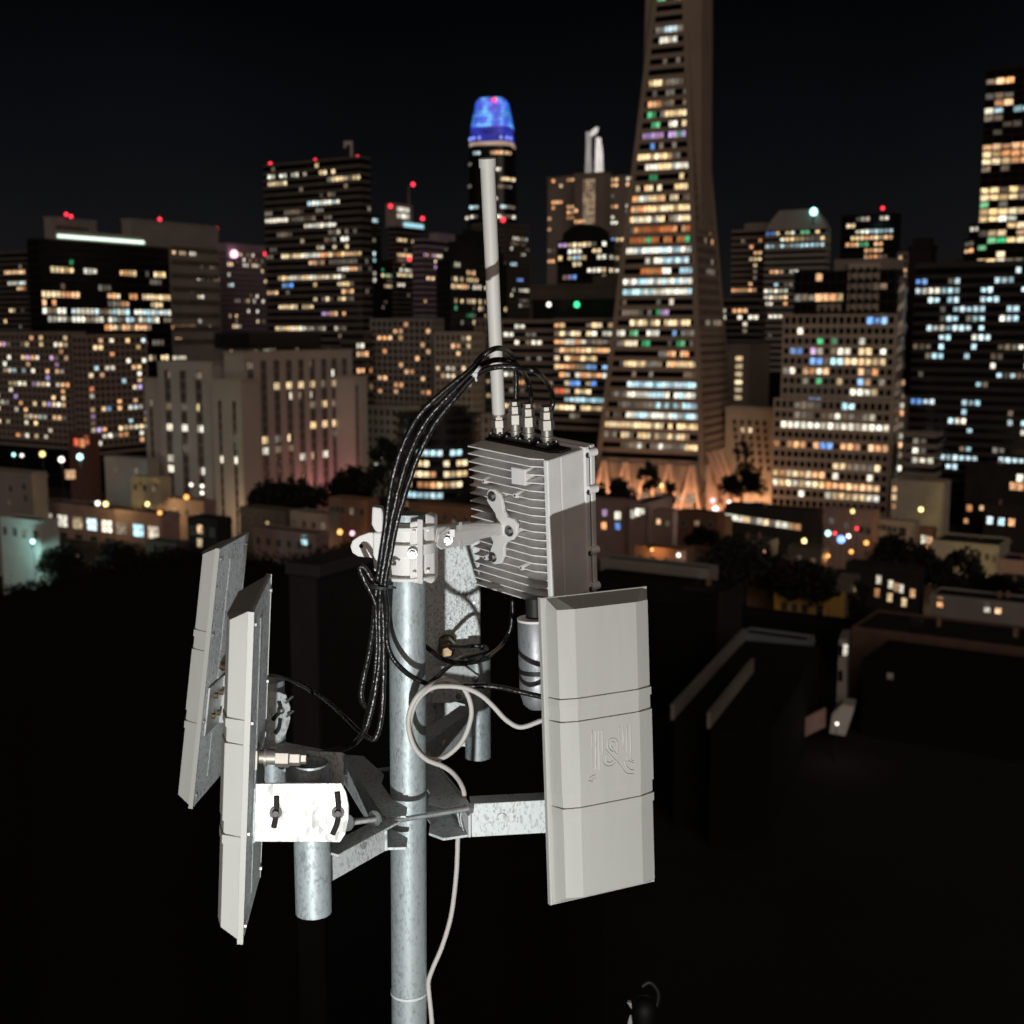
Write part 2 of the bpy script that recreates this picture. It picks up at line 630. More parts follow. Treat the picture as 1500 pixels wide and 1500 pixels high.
# --- 1 left edge
tower('office_tower', 'grey office tower cut by the left edge, dim warm windows', 'tower', 40, 950, -45, 52, 370, 4.0, 3.4, 3.4, fac=F_DARK, style='band',
      segu=rows((10, 397, 38, 397, 'yo', .8), (8, 412, 36, 412, 'wc', .9), (25, 421, 40, 421, 'o', .6), (14, 452, 20, 452, 'y')), rndu=(.05, 'ydd', 1.2))
# --- 2 black slab with lit roof line
b2 = tower('office_tower', 'black glass slab tower with a bright light strip along its roof', 'tower', 52, 640, 44, 250, 351, 4.1, 3.0, 2.9, fac=F_BLACK, style='band', band=.3, proud=.12,
           segv=rows((70, 391, 107, 393, 'y'), (126, 394, 141, 395, 'yw'), (177, 396, 190, 397, 'o'), (191, 397, 218, 398, 'yd', .8), (227, 400, 240, 401, 'y'),
                     (85, 415, 95, 415, 'd'), (220, 411, 232, 411, 'd'), (55, 425, 72, 425, 'y'), (73, 425, 97, 426, 'yd'), (145, 427, 160, 427, 'd'), (160, 428, 210, 429, 'yo', .85), (212, 430, 249, 431, 'y'),
                     (61, 437, 82, 437, 'o'), (88, 437, 111, 438, 'o'), (161, 440, 186, 441, 'od'), (224, 443, 238, 443, 'y'),
                     (58, 449, 117, 450, 'yo', .85), (126, 450, 150, 451, 'yo'), (204, 452, 216, 452, 'd'), (234, 453, 249, 453, 'c'),
                     (55, 461, 90, 461, 'wd', .9), (91, 461, 165, 462, 'wdc', .9), (165, 462, 251, 463, 'cw', .9),
                     (77, 472, 120, 472, 'wd', .9), (121, 472, 200, 472, 'cwd', .92), (205, 472, 240, 472, 'cw', .95), (240, 472, 251, 472, 'd'),
                     (150, 484, 172, 484, 'yo'), (178, 484, 222, 484, 'od', .8), (215, 497, 236, 497, 'd', .6), (211, 526, 245, 526, 'yd', .7), (104, 379, 107, 379, 'g')),
           cap=.6, roofbox=None)
MB().box(-7.2, -.8, b2.sv * .12, b2.sv * .84, b2.h + .5, b2.h + 5.6).build('penthouse', F_GREY, b2.o)
bpy.context.view_layer.update()
pa, pb = to_local(b2.o, W(86, 342, 652)), to_local(b2.o, W(214, 352, 690))
MB().box(-.76, -.2, b2.sv * .14, b2.sv * .80, b2.h + 1.6, b2.h + 3.2).build('light_strip', lampmat('roof_light', (0.80, 1.0, 0.82), 1.6), b2.o)
# --- 3, 4 concrete behind
b3 = tower('office_tower', 'concrete tower with a square roof block peeking above the black slab', 'tower', 72, 990, 69, 145, 320, 4, 3.5, 3.5, fac=F_GREY, style='plain', beacons=((97, 314), (104, 317)), segv=())
MB().box(.02, .5, b3.sv * .08, b3.sv * .8, b3.h - 10, b3.h - 5).build('louvre_band', F_DARK, b3.o)
b4 = tower('office_tower', 'broad concrete tower with red lamps along its roof edge', 'tower', 187, 850, 182, 322, 323, 4.2, 3.2, 3.2, fac=F_GREY, style='plain', beacons=((186, 324), (234, 321), (318, 334)),
           segv=rows((252, 367, 270, 367, 'y', .9), (282, 376, 284, 376, 'w'), (289, 385, 291, 385, 'c'), (293, 387, 320, 388, 'd', .7), (289, 407, 291, 407, 'w'), (295, 408, 318, 409, 'd', .6), (283, 423, 285, 423, 'd'), (293, 439, 295, 439, 'w'), (291, 468, 294, 468, 'w'),
                     (252, 475, 283, 475, 'o', .8), (308, 482, 310, 482, 'w'), (258, 493, 262, 493, 'o'), (252, 520, 270, 520, 'w')))
for k in range(8):
    MB().box(.05, .5, b4.sv * .42, b4.sv * .98, b4.h - 18 - k * 9, b4.h - 14.5 - k * 9).build('louvre_band', F_DARK, b4.o)
# --- 5 apartment slabs
APT = 'yyoowwwyodcwp'
tower('apartment_block', 'wide apartment slab at the left edge speckled with many coloured windows', 'apartments', 101, 560, -42, 104, 490, 2.95, 3.3, 3.3, fac=F_BROWN, style='grid', pier=.34, band=.4, proud=.25, rndu=(.56, APT, 1.2), zlow=20)
tower('apartment_block', 'apartment slab left of the white ribbed block with sparse lit windows', 'apartments', 112, 548, 107, 214, 494, 2.95, 3.0, 3.1, fac=F_BROWN, style='grid', pier=.3, band=.4, proud=.25, zlow=20,
      segv=rows((120, 616, 124, 616, 'p'), (120, 568, 124, 568, 'r'), (156, 600, 160, 600, 'b'), (175, 628, 192, 628, 'y', 1)), rndv=(.44, APT, 1.2))
# --- 6 mauve tower
b6 = tower('office_tower', 'mauve tower with close vertical ribs and a pink roof lamp', 'tower', 325, 980, 322, 392, 368, 3.9, 3, 3.4, fac=F_MAUVE, style='grid', pier=.42, band=.35, rndv=(.22, 'yywwd', 1.3), cap=6,
           segv=rows((330, 390, 338, 390, 'y'), (336, 416, 339, 416, 'c')))
beacon(b6.o, 343, 372, 980, LAMP['p'], 5.5, 'roof_lamp')
beacon(b6.o, 389, 372, 986, BEACON, 3)
# --- 7 big dark office
b7 = tower('office_tower', 'tall dark office slab with three red roof lamps and a roof crane', 'tower', 529, 745, 388, 543, 231, 4.3, 3.1, 3.1, fac=F_DARK, style='band', band=.45, proud=.2,
           segu=rows((392, 254, 405, 254, 'w'), (410, 255, 449, 254, 'w', .7), (469, 252, 487, 251, 'y', .8), (489, 258, 535, 256, 'y', .85), (397, 265, 415, 265, 'y'), (485, 266, 514, 266, 'yd'), (430, 280, 444, 280, 'd'),
                     (451, 296, 494, 296, 'cw', 1), (392, 308, 398, 308, 'd'), (420, 308, 444, 308, 'd', .8), (388, 327, 420, 327, 'w', 1), (451, 331, 491, 331, 'w', 1),
                     (410, 343, 425, 343, 'd'), (468, 342, 518, 342, 'wd', .55), (490, 348, 516, 348, 'w', .6), (468, 359, 516, 358, 'yw', .7),
                     (398, 370, 405, 370, 'd'), (413, 370, 466, 370, 'y', 1), (470, 369, 524, 367, 'oy', .85), (446, 379, 466, 379, 'w'), (458, 387, 474, 387, 'o'), (485, 387, 523, 386, 'd'),
                     (497, 396, 518, 396, 'wo'), (412, 404, 494, 403, 'yw', 1), (414, 415, 425, 415, 'b'), (499, 414, 518, 414, 'yd'), (396, 424, 406, 424, 'o'), (502, 423, 516, 422, 'o'),
                     (460, 441, 492, 441, 'oyd', .7), (413, 450, 455, 450, 'y', .9), (475, 459, 480, 459, 'p'), (485, 459, 504, 459, 'o', .7), (406, 476, 450, 476, 'y', 1), (450, 476, 470, 476, 'd'), (430, 485, 490, 485, 'w', .4)),
           rndu=(.16, 'dddyd', 1.8), rndv=(.05, 'd', 1), beacons=((396, 240), (462, 235), (524, 230)), cap=1.0)
bpy.context.view_layer.update()
cr_o = tag(bpy.data.objects.new('roof_crane', None), 'small hooked window-cleaning crane on the roof of the dark slab', 'crane')
COL.objects.link(cr_o)
cp = W(515, 231, 752)
cr_o.location = cp
m_ = stone('crane_white', (.55, .5, .5), .6, .1, 1)
MB().cyl((0, 0, -1.5), (0, 0, 8.2), .8, n=8).build('mast', m_, cr_o)
MB().box(-4.2, .8, -.8, .8, 7.2, 9.2).build('jib', m_, cr_o)
MB().box(-4.3, -3, -.7, .7, 5.4, 7.2).build('hook_block', m_, cr_o)
tower('office_tower', 'narrow side tower against the dark slab with a column of cool windows', 'tower', 538, 850, 531, 552, 318, 4.3, 3, 3, fac=F_BLACK, style='band',
      segv=rows((540, 324, 551, 324, 'c', 1), (540, 374, 547, 374, 'c'), (540, 385, 547, 385, 'c'), (540, 412, 545, 412, 'w'), (540, 348, 547, 348, 'd'), (539, 400, 543, 400, 'w')))
tower('office_block', 'brown block behind the right end of the white ribbed building', 'office', 507, 600, 500, 546, 488, 3.9, 3, 3, fac=F_DARK, style='band',
      segv=rows((514, 506, 528, 505, 'w', .9), (514, 524, 541, 523, 'o', .9), (514, 541, 541, 540, 'o', .8), (490, 494, 494, 494, 'w')), rndv=(.08, 'd', 2))
# --- 9 antenna tower
b9 = tower('office_tower', 'slim tower with a lattice crown, a thin mast and four red lamps', 'tower', 573, 1100, 570, 621, 333, 4.2, 3, 3.4, fac=F_DARK, style='band',
           segv=rows((576, 353, 612, 353, 'y', .85), (576, 371, 600, 371, 'yo', .9), (577, 380, 600, 380, 'd', .9), (588, 394, 600, 394, 'w'), (575, 402, 600, 402, 'y', .9), (574, 416, 592, 416, 'w', .9)), rndv=(.04, 'd', 1))
bpy.context.view_layer.update()
MB().box(-12, -.6, .8, b9.sv * .62, b9.h, b9.h + 20).build('crown', F_GREY, b9.o)
for kx in range(5):
    for kz in range(2):
        inst('crown_light', 0, lambda: (MB().box(-.1, .2, 0, 2.2, 0, 3.4), WM['w']), b9.o, (-.55, 2 + kx * 3.8 * b9.sv / 42, b9.h + 8 + kz * 5.5))
MB().cyl((-4, b9.sv * .6, b9.h), (-4, b9.sv * .6, b9.h + 36), .8, .4, n=6).build('mast', F_GREY, b9.o)
MB().box(.3, .9, b9.sv * .25, b9.sv * .98, b9.h + 1, b9.h + 4.5).build('roof_light', lampmat('crown_blue', (.45, .85, 1), .9), b9.o)
for q in ((605, 270), (572, 302), (580, 323), (619, 320), (600, 379)):
    beacon(b9.o, q[0], q[1], 1100, BEACON, 2.8)
tower('office_block', 'low dark block left of the antenna tower with a green window', 'office', 550, 980, 546, 575, 384, 4, 3, 3, fac=F_BLACK, style='band', segv=rows((556, 394, 562, 394, 'g', 1), (556, 402, 572, 402, 'yg', .9), (557, 416, 572, 416, 'y', .9)), rndv=(.05, 'd', 1))
tower('office_tower', 'stepped mauve tower between the antenna tower and the dark domed tower', 'tower', 615, 900, 606, 692, 352, 4, 3, 3.2, fac=F_MAUVE, style='band', band=.55,
      segv=rows((617, 369, 638, 370, 'po', .7), (643, 377, 646, 377, 'w'), (640, 386, 650, 386, 'y'), (616, 408, 636, 408, 'oy', .8), (616, 437, 620, 437, 'o'), (655, 370, 658, 370, 'w')), rndv=(.05, 'dp', 1.5), roofbox=[(.1, .9, .3, .95, 5)])
# --- 12 behind the whip
tower('office_tower', 'dim tower behind the whip antenna with scattered white windows', 'tower', 738, 1000, 692, 775, 328, 4, 3.4, 3.2, fac=F_DARK, style='grid', pier=.4,
      segv=rows((752, 350, 758, 350, 'w'), (764, 352, 772, 352, 'oc'), (748, 357, 768, 357, 'cd', .8), (763, 371, 768, 371, 'w'), (750, 384, 754, 384, 'c'), (758, 408, 766, 408, 'b'), (762, 424, 772, 424, 'w'), (762, 437, 772, 437, 'd'), (763, 450, 772, 450, 'd')), rndv=(.06, 'dw', 1),
      segu=rows((695, 342, 706, 342, 'd'), (692, 351, 705, 351, 'w', .6)), rndu=(.04, 'd', 1))
# --- 13 dark domed
b13 = tower('office_tower', 'dark tower with a stepped rounded top and rows of yellow windows', 'tower', 648, 700, 641, 742, 382, 3.9, 3, 3.0, fac=F_BLACK, style='grid', pier=.3, band=.4, cap=.5,
            segv=rows((668, 390, 672, 390, 'w'), (685, 400, 695, 400, 'o'), (658, 409, 700, 409, 'yd', .8), (643, 416, 712, 416, 'yw', .8), (670, 424, 680, 424, 'yo', .9), (650, 444, 654, 444, 'b'), (660, 443, 712, 443, 'y', .7), (668, 452, 672, 452, 'g'), (685, 460, 690, 460, 'g'), (680, 470, 712, 470, 'y', .5)), rndv=(.12, 'ydy', 1.4))
for k, (a, bb, z) in enumerate(((.08, .96, 6), (.17, .9, 11), (.28, .82, 15), (.4, .72, 18))):
    MB().box(-b13.su * .95 + k * .3, -.4 - k * .3, b13.sv * a, b13.sv * bb, b13.h + (0, 6, 11, 15)[k], b13.h + z).build('roof_step', F_BLACK, b13.o)
# --- 14 twin-spired hotel tower
ZW = 'oyo'
b14 = tower('office_tower', 'brown three-part tower with two lit upright prongs on top', 'tower', 885, 880, 841, 889, 253, 3.7, 3.1, 3.0, fac=F_BROWN, style='plain', cap=.8,
            segu=rows((844, 312, 845, 312, 'o'), (848, 328, 852, 328, 'o'), (842, 328, 846, 328, 'o')))
for (xc, xl, xr, yt, sg) in ((841, 802, 846, 259, rows((811, 264, 813, 264, 'o'), (833, 264, 836, 264, 'o'), (820, 271, 822, 271, 'y'), (809, 293, 811, 293, 'o'), (809, 300, 811, 300, 'o'), (809, 307, 811, 307, 'o'), (815, 299, 829, 299, 'o', .8), (803, 317, 806, 317, 'o'), (803, 324, 806, 324, 'o'),
                                                        (833, 305, 836, 305, 'o'), (833, 313, 836, 313, 'o'), (833, 320, 836, 320, 'o'), (804, 336, 807, 336, 'o'), (803, 370, 812, 370, 'd'), (803, 382, 810, 382, 'o'))),
                             (932, 889, 937, 257, rows((890, 259, 894, 259, 'o'), (920, 259, 931, 259, 'w'), (900, 267, 903, 267, 'o'), (913, 267, 917, 267, 'o'), (900, 274, 904, 274, 'o'), (890, 289, 893, 289, 'o'), (896, 289, 900, 289, 'd'), (898, 302, 902, 302, 'o'), (898, 316, 900, 316, 'w'), (897, 324, 902, 324, 'w'),
                                                        (918, 305, 921, 305, 'w'), (918, 312, 921, 312, 'w'), (918, 319, 921, 319, 'w'), (918, 326, 921, 326, 'w'), (918, 332, 921, 332, 'w')))):
    tower('', '', '', xc, 905, xl, xr, yt, 3.7, 3.0, 3, fac=F_BROWN, style='plain', parent=b14.o, segu=sg, cap=.8)
for i in range(4):
    for k in range(14):
        inst('window', 'ladder', lambda: (MB().box(-.85, .85, -.12, .05, -.8, .8), emis('window_stair', (1, .68, .42), (1, .74, .5), .42)), b14.o, (-b14.su * .70 + i * 2.35 + .9, 0, b14.h - 4.5 - k * 2.15))
bpy.context.view_layer.update()
PR = emis('prong_painted_glow', (.95, .86, .78), (1, .92, .86), .62, var=.3)  # brightness of the spires put in as emission; the prongs are no lamps
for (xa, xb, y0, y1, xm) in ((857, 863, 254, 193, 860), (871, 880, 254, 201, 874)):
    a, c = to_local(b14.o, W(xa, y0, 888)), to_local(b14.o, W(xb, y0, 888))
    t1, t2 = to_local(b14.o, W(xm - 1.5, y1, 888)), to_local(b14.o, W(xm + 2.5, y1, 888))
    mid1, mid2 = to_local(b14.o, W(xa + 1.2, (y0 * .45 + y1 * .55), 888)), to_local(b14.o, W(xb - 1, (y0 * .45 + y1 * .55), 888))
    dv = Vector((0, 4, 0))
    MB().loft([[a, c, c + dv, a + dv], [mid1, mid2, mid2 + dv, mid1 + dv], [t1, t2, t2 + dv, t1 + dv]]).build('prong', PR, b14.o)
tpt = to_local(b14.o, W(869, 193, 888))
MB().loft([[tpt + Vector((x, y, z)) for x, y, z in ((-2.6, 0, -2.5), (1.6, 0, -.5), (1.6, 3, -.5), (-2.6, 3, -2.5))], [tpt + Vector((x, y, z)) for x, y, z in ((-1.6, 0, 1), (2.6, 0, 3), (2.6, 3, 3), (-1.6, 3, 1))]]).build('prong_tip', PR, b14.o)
# --- 15..18
b15 = tower('office_tower', 'black barrel-topped tower with a dense grid of coloured windows', 'tower', 888, 720, 817, 894, 352, 3.6, 3.0, 3, fac=F_BLACK, style='grid', pier=.25, band=.35, cap=.4, rndu=(.75, 'yyywwbpdd', 2.2), rndv=(.4, 'yw', 2), segu=rows((832, 360, 866, 360, 'y', .9), (820, 376, 832, 376, 'y', .9), (843, 377, 848, 377, 'c', 1), (866, 397, 874, 397, 'w', 1)))
prof = [(-b15.su * .93, 0), (-b15.su * .9, 5), (-b15.su * .72, 8.6), (-b15.su * .5, 9.8), (-b15.su * .28, 8.6), (-b15.su * .1, 5), (-b15.su * .07, 0)]
MB().prism([(x, .3, b15.h + z) for x, z in prof], (0, b15.sv * .9, 0)).build('barrel_roof', F_BLACK, b15.o)
tower('office_tower', 'slim tan tower with even windows beside the black barrel-topped tower', 'tower', 912, 760, 894, 918, 346, 3.6, 3, 3, fac=F_BROWN, style='grid', pier=.4, rndu=(.6, 'yywb', 1.5))
tower('office_block', 'low flat dark block with a green roof lamp in front of the barrel-topped tower', 'office', 901, 640, 776, 906, 418, 4, 4, 4, fac=F_DARK, style='plain', rndu=None, roofbox=[(.05, .28, .2, .8, 4)])
b17 = tower('office_block', 'black low roofline under the green lamp', 'office', 905, 600, 780, 910, 441, 4, 4, 4, fac=F_BLACK, style='plain')
beacon(b17.o, 845, 446, 597, LAMP['g'], 4.2, 'roof_lamp')
beacon(b17.o, 804, 446, 610, LAMP['w'], 3.2, 'roof_lamp')
tower('office_block', 'wide office block just left of the pyramid with glowing orange and white floors', 'office', 898, 540, 812, 903, 470, 3.55, 2.7, 2.7, fac=F_BROWN, style='band', band=.45, wfrac=.85,
      segu=rows((814, 475, 897, 477, 'yo', .75), (816, 488, 867, 489, 'yd', .8), (872, 489, 897, 489, 'yw', .7), (812, 497, 852, 498, 'wo', .95), (856, 499, 895, 500, 'd', .7), (827, 512, 893, 514, 'oy', .85), (812, 522, 868, 524, 'oyd', .8), (812, 533, 840, 534, 'yo', .95), (859, 535, 868, 535, 'b', 1), (884, 536, 894, 536, 'b', 1),
                (827, 547, 891, 549, 'ow', .9), (832, 559, 868, 560, 'yb', .8), (812, 571, 822, 571, 'r'), (832, 571, 860, 572, 'y', .8), (827, 583, 888, 585, 'c', .97), (816, 596, 885, 598, 'y', .92)), rndu=(.08, 'd', 2))
tower('office_block', 'dim brown block right of the whip antenna with few lit rooms', 'office', 811, 560, 737, 815, 472, 3.55, 2.8, 2.8, fac=F_BROWN, style='band', band=.5,
      segu=rows((739, 496, 790, 498, 'wd', .75), (744, 488, 750, 488, 'w'), (760, 475, 764, 475, 'w'), (770, 520, 776, 520, 'd'), (742, 545, 752, 545, 'w'), (760, 556, 768, 556, 'o'), (740, 590, 756, 590, 'y', .8), (775, 592, 790, 592, 'd', .8)), rndu=(.07, 'd', 1.5))
# --- 19, 20
tower('apartment_block', 'concrete lattice apartment block with scattered orange windows above the cable bundle', 'apartments', 632, 600, 545, 640, 470, 3.2, 3.1, 3, fac=F_GREY, style='grid', pier=.3, band=.38, proud=.5, zlow=14, wfrac=.62,
      segu=[(px - 1, py, px + 1, py, 'o', 1) for px, py in ((560, 492), (571, 493), (577, 485), (588, 485), (588, 495), (597, 477), (627, 485), (619, 503), (628, 519), (609, 527), (588, 535), (560, 551), (619, 553), (580, 568), (588, 560), (560, 575), (580, 576), (620, 576), (628, 576), (566, 510), (601, 548))])
tower('office_block', 'beige framed block right of the concrete lattice apartments', 'office', 691, 572, 638, 697, 490, 3.4, 3, 3, fac=F_BEIGE, style='grid', pier=.42, band=.42, zlow=14, rndu=(.4, 'yywod', 1.4))
tower('office_block', 'dim grid-fronted block directly behind the lower whip antenna', 'office', 734, 610, 697, 738, 470, 3.4, 3, 3, fac=F_BROWN, style='grid', pier=.4, band=.45, zlow=14, rndu=(.12, 'dyw', 1.2))
tower('office_block', 'low grey stone block between the ribbed building and the round tower', 'office', 590, 480, 536, 600, 600, 3.4, 3, 3, fac=F_GREY, style='grid', pier=.45, band=.5, rndu=(.06, 'dw', 1.2))
tower('office_block', 'low pale stone block with small dark windows behind the radio box', 'office', 736, 470, 680, 742, 612, 3.2, 2.8, 3, fac=F_GREY, style='grid', pier=.5, band=.5, rndu=(.05, 'd', 1.2))
# --- 21 round black tower
c21 = W(643, 700, 402)
RAD = 13.4
t21 = thing('round_tower', 'black round tower with glowing curved floors behind the cable bundle', 'tower', (c21.x, c21.y, 0))
H21 = W(643, 610, 402).z
MB().cyl((0, 0, 0), (0, 0, H21), RAD, n=40).build('body', GLASS_BLACK, t21, smooth=40)
for k in range(9):
    z = H21 - 2.2 - k * 3.3
    MB().cyl((0, 0, z - .75), (0, 0, z + .75), RAD + .3, n=40).build('spandrel', F_BLACK, t21, smooth=40)
MB().cyl((0, 0, H21), (0, 0, H21 + 1), RAD + .4, n=40).build('parapet', F_BLACK, t21, smooth=40)
MB().cyl((2, 0, H21), (2, 0, H21 + 3.2), RAD * .55, n=24).build('penthouse', F_BLACK, t21, smooth=40)
for (zpy, runs) in ((667, ((614, 690, 'c', .95),)), (681, ((618, 638, 'y', 1), (655, 690, 'y', .8))), (695, ((604, 640, 'yo', .9), (656, 690, 'y', .8))), (711, ((596, 680, 'oy', .95),)), (728, ((598, 655, 'c', .95),))):
    z = W(643, zpy, 402 - RAD).z
    kz = round((H21 - 2.2 - z) / 3.3 - .5)
    z = H21 - 2.2 - (kz + .5) * 3.3
    for i in range(40):
        a = 2 * math.pi * (i + .5) / 40
        x, y = math.sin(a), -math.cos(a)
        if y > -.02:
            continue
        px = 643 + x * RAD * FPX / 395
        for x0, x1, cs, dn in runs:
            if x0 <= px <= x1 and random.random() < dn:
                c = random.choice(cs)
                inst('window', ('round', c), lambda: (MB().box(-.8, .8, -.12, .1, -.8, .8), WM[c]), t21, (x * RAD * .998, y * RAD * .998, z), (0, 0, a))

# --- 22 white ribbed federal-style block
t22 = thing('office_block', 'pale stone block with tall paired window slots and lit rooms', 'office', (*W(354, 520, 412).xy, 0), YAW)


def ribbed(xc, Y, xl, xr, ytop, cols_u=(), cols_v=(), lit=(), wpx=5.5, pn='wing', ytopw=12):
    b = Block(xc, Y, xl, xr, ytop)
    b.su, b.sv = max(b.su, 8), max(b.sv, 8)
    o = MB().box(-b.su, 0, 0, b.sv, 0, b.h).build(pn, F_FED, t22)
    o.location = Vector((b.c.x, b.c.y, 0)) - t22.location
    o.location.rotate(Matrix.Rotation(-YAW, 3, 'Z'))
    # wall piers stand proud of the slots
    fh = 3.55
    for face, cols, L in (('u', cols_u, b.fu), ('v', cols_v, b.fv)):
        if not cols:
            continue
        cs = []
        for px in cols:
            s0, _ = b.onface(face, px, 620)
            if face == 'u':
                s0 += L
            cs.append(s0)
        hw = 1.5 if wpx > 4 else .8
        dep = .55
        edges = [0] + [e for c in cs for e in (c - hw, c + hw)] + [L]
        ztopw = b.h - ytopw * .22
        for k in range(0, len(edges), 2):
            a, e = edges[k], edges[k + 1]
            if e - a < .05:
                continue
            m = MB()
            if face == 'u':
                m.box(a - L, e - L, -dep, 0, 0, ztopw)
            else:
                m.box(0, dep, a, e, 0, ztopw)
            m.build('pier', F_FED, o)
        m = MB()
        m.box(-L, 0, -dep, 0, ztopw, b.h) if face == 'u' else m.box(0, dep, 0, L, ztopw, b.h)
        m.build('frieze', F_FED, o)
        for c in cs:
            nfl = int((ztopw - 4) / fh)
            m = MB()
            if face == 'u':
                m.box(c - hw - L, c + hw - L, -.08, .1, 2, ztopw)
                o2 = m.build('slot_glazing', GLASS_BLACK, o)
            else:
                m.box(-.1, .08, c - hw, c + hw, 2, ztopw)
                o2 = m.build('slot_glazing', GLASS_BLACK, o)
            for k in range(nfl):
                z = ztopw - (k + .93) * fh
                inst('spandrel', (face, wpx > 4), lambda: (MB().box(-hw, hw, -.22, .05, -.5, .5), F_DARK), o, ((c - L, 0, z) if face == 'u' else (0, c, z)), (0, 0, 0 if face == 'u' else R(90)))
            if hw > 1:
                m = MB()
                m.box(c - .16 - L, c + .16 - L, -.3, .05, 2, ztopw) if face == 'u' else m.box(-.05, .3, c - .16, c + .16, 2, ztopw)
                m.build('mullion', F_BROWN, o)
        for (f2, px, py, col) in lit:
            if f2 != face:
                continue
            s0, z = b.onface(face, px, py)
            if face == 'u':
                s0 += L
            c = min(cs, key=lambda q: abs(q - s0))
            k = round((ztopw - z) / fh - .43)
            zz = ztopw - (k + .43) * fh
            for sd in ((-.66, .66) if hw > 1 and col.isupper() else ((.66 if s0 > c else -.66,) if hw > 1 else (0,))):
                q = col.lower()
                inst('window', ('fed', q), lambda: (MB().box(-.46, .46, -.2, .05, -1.1, 1.1), WM[q]), o, ((c + sd - L, 0, zz) if face == 'u' else (0, c + sd, zz)), (0, 0, 0 if face == 'u' else R(90)))
    MB().box(-b.su - .1, .7, -.7, b.sv + .1, b.h, b.h + .5).build('cornice', F_FED, o)
    return b, o


def c3(x, y):
    return 200 + x * .25333, 480 + y * .25333


vcols = [368, 387, 406, 424, 441.5, 458, 475, 490, 505]
litv = [('v', *c3(x, y), c) for x, y, c in ((810, 340, 'Y'), (880, 340, 'Y'), (950, 335, 'Y'), (1018, 332, 'Y'), (1085, 325, 'D'), (1140, 320, 'Y'), (1200, 318, 'Y'), (890, 387, 'w'), (945, 388, 'd'), (1010, 382, 'w'), (1018, 432, 'D'), (1085, 430, 'Y'), (1145, 428, 'D'), (1205, 420, 'Y'), (668, 518, 'Y'),
                                            (735, 628, 'Y'), (820, 618, 'D'), (877, 615, 'y'), (1020, 592, 'Y'), (1087, 585, 'Y'), (1147, 577, 'Y'), (1196, 570, 'y'), (1155, 620, 'D'), (1212, 612, 'D'), (672, 748, 'W'), (748, 738, 'W'), (822, 725, 'D'), (885, 715, 'D'), (960, 757, 'W'), (1018, 755, 'y'), (1090, 738, 'W'),
                                            (665, 812, 'w'), (680, 980, 'W'), (645, 232, 'D'), (1008, 222, 'd'), (1130, 270, 'w'), (660, 400, 'D'))]
ribbed(354, 412, 350, 514, 517, cols_v=vcols, lit=litv)
ribbed(516, 446, 512, 529, 553, cols_v=[522.5], wpx=3)
b22c, _ = ribbed(353, 409, 311, 359, 558, cols_u=[324, 345], lit=[('u', *c3(575, 645), 'd'), ('u', *c3(500, 766), 'w'), ('u', *c3(575, 762), 'w')], wpx=3, ytopw=30)
ribbed(311, 419, 232, 316, 532, cols_u=[249, 271.5, 294], lit=[('u', *c3(x, y), c) for x, y, c in ((355, 465, 'y'), (195, 465, 'D'), (285, 466, 'D'), (205, 573, 'W'), (288, 580, 'W'), (378, 582, 'W'), (197, 745, 'W'), (197, 800, 'W'), (370, 820, 'd'), (403, 808, 'w'), (190, 290, 'd'), (370, 293, 'D'))])
ribbed(233, 438, 215, 237, 556, cols_u=[223.5], wpx=3, ytopw=30, lit=[('u', *c3(98, 462), 'd')])
MB().box(-20, -4, 8, 44, 64.2, 69.5).build('penthouse', F_BLACK, t22)

# --- 23 the pyramid
Yp = 478
PYAW = R(-26)
pc = W(1034, 600, Yp)
base_c = Vector((pc.x, pc.y))
tP = thing('pyramid_skyscraper', 'tall tapering pyramid skyscraper of white quartz with lit floors, top out of frame', 'skyscraper', (base_c.x, base_c.y, 0), PYAW)
bpy.context.view_layer.update()
ZB, ZT = 19.0, 262.0
WB = 45.6        # face width at ZB


def pyr(z):
    """half inset: local corner x of the near corner and the left corner at height z"""
    t = (z - 0) / ZT
    w = WB * (1 - t) + 0.8
    cx, cy = -WB / 2, WB / 2
    return cx - w / 2, cx + w / 2, cy - w / 2, cy + w / 2


def ring(z, g=0.0):
    x0, x1, y0, y1 = pyr(z)
    return [(x0 - g, y0 - g, z), (x1 + g, y0 - g, z), (x1 + g, y1 + g, z), (x0 - g, y1 + g, z)]


MB().loft([ring(ZB), ring(ZT)]).build('body', GLASS_BLACK, tP)
FHP = 3.95
NFP = int((205 - ZB) / FHP)
for k in range(NFP):
    z = ZB + k * FHP
    MB().loft([ring(z, .42), ring(z + 1.75, .42)]).build('spandrel', F_QUARTZ, tP)
MB().loft([ring(ZB + NFP * FHP, .42), ring(ZT, .42)]).build('spire', F_QUARTZ, tP)
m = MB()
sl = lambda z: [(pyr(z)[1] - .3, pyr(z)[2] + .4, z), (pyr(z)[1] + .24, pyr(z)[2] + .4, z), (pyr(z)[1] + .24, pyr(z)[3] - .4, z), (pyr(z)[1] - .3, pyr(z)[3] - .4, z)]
m.loft([sl(ZB + .01), sl(200)]).build('side_cladding', stone('quartz_recess', (.20, .165, .14), .8, .2, .06), tP)
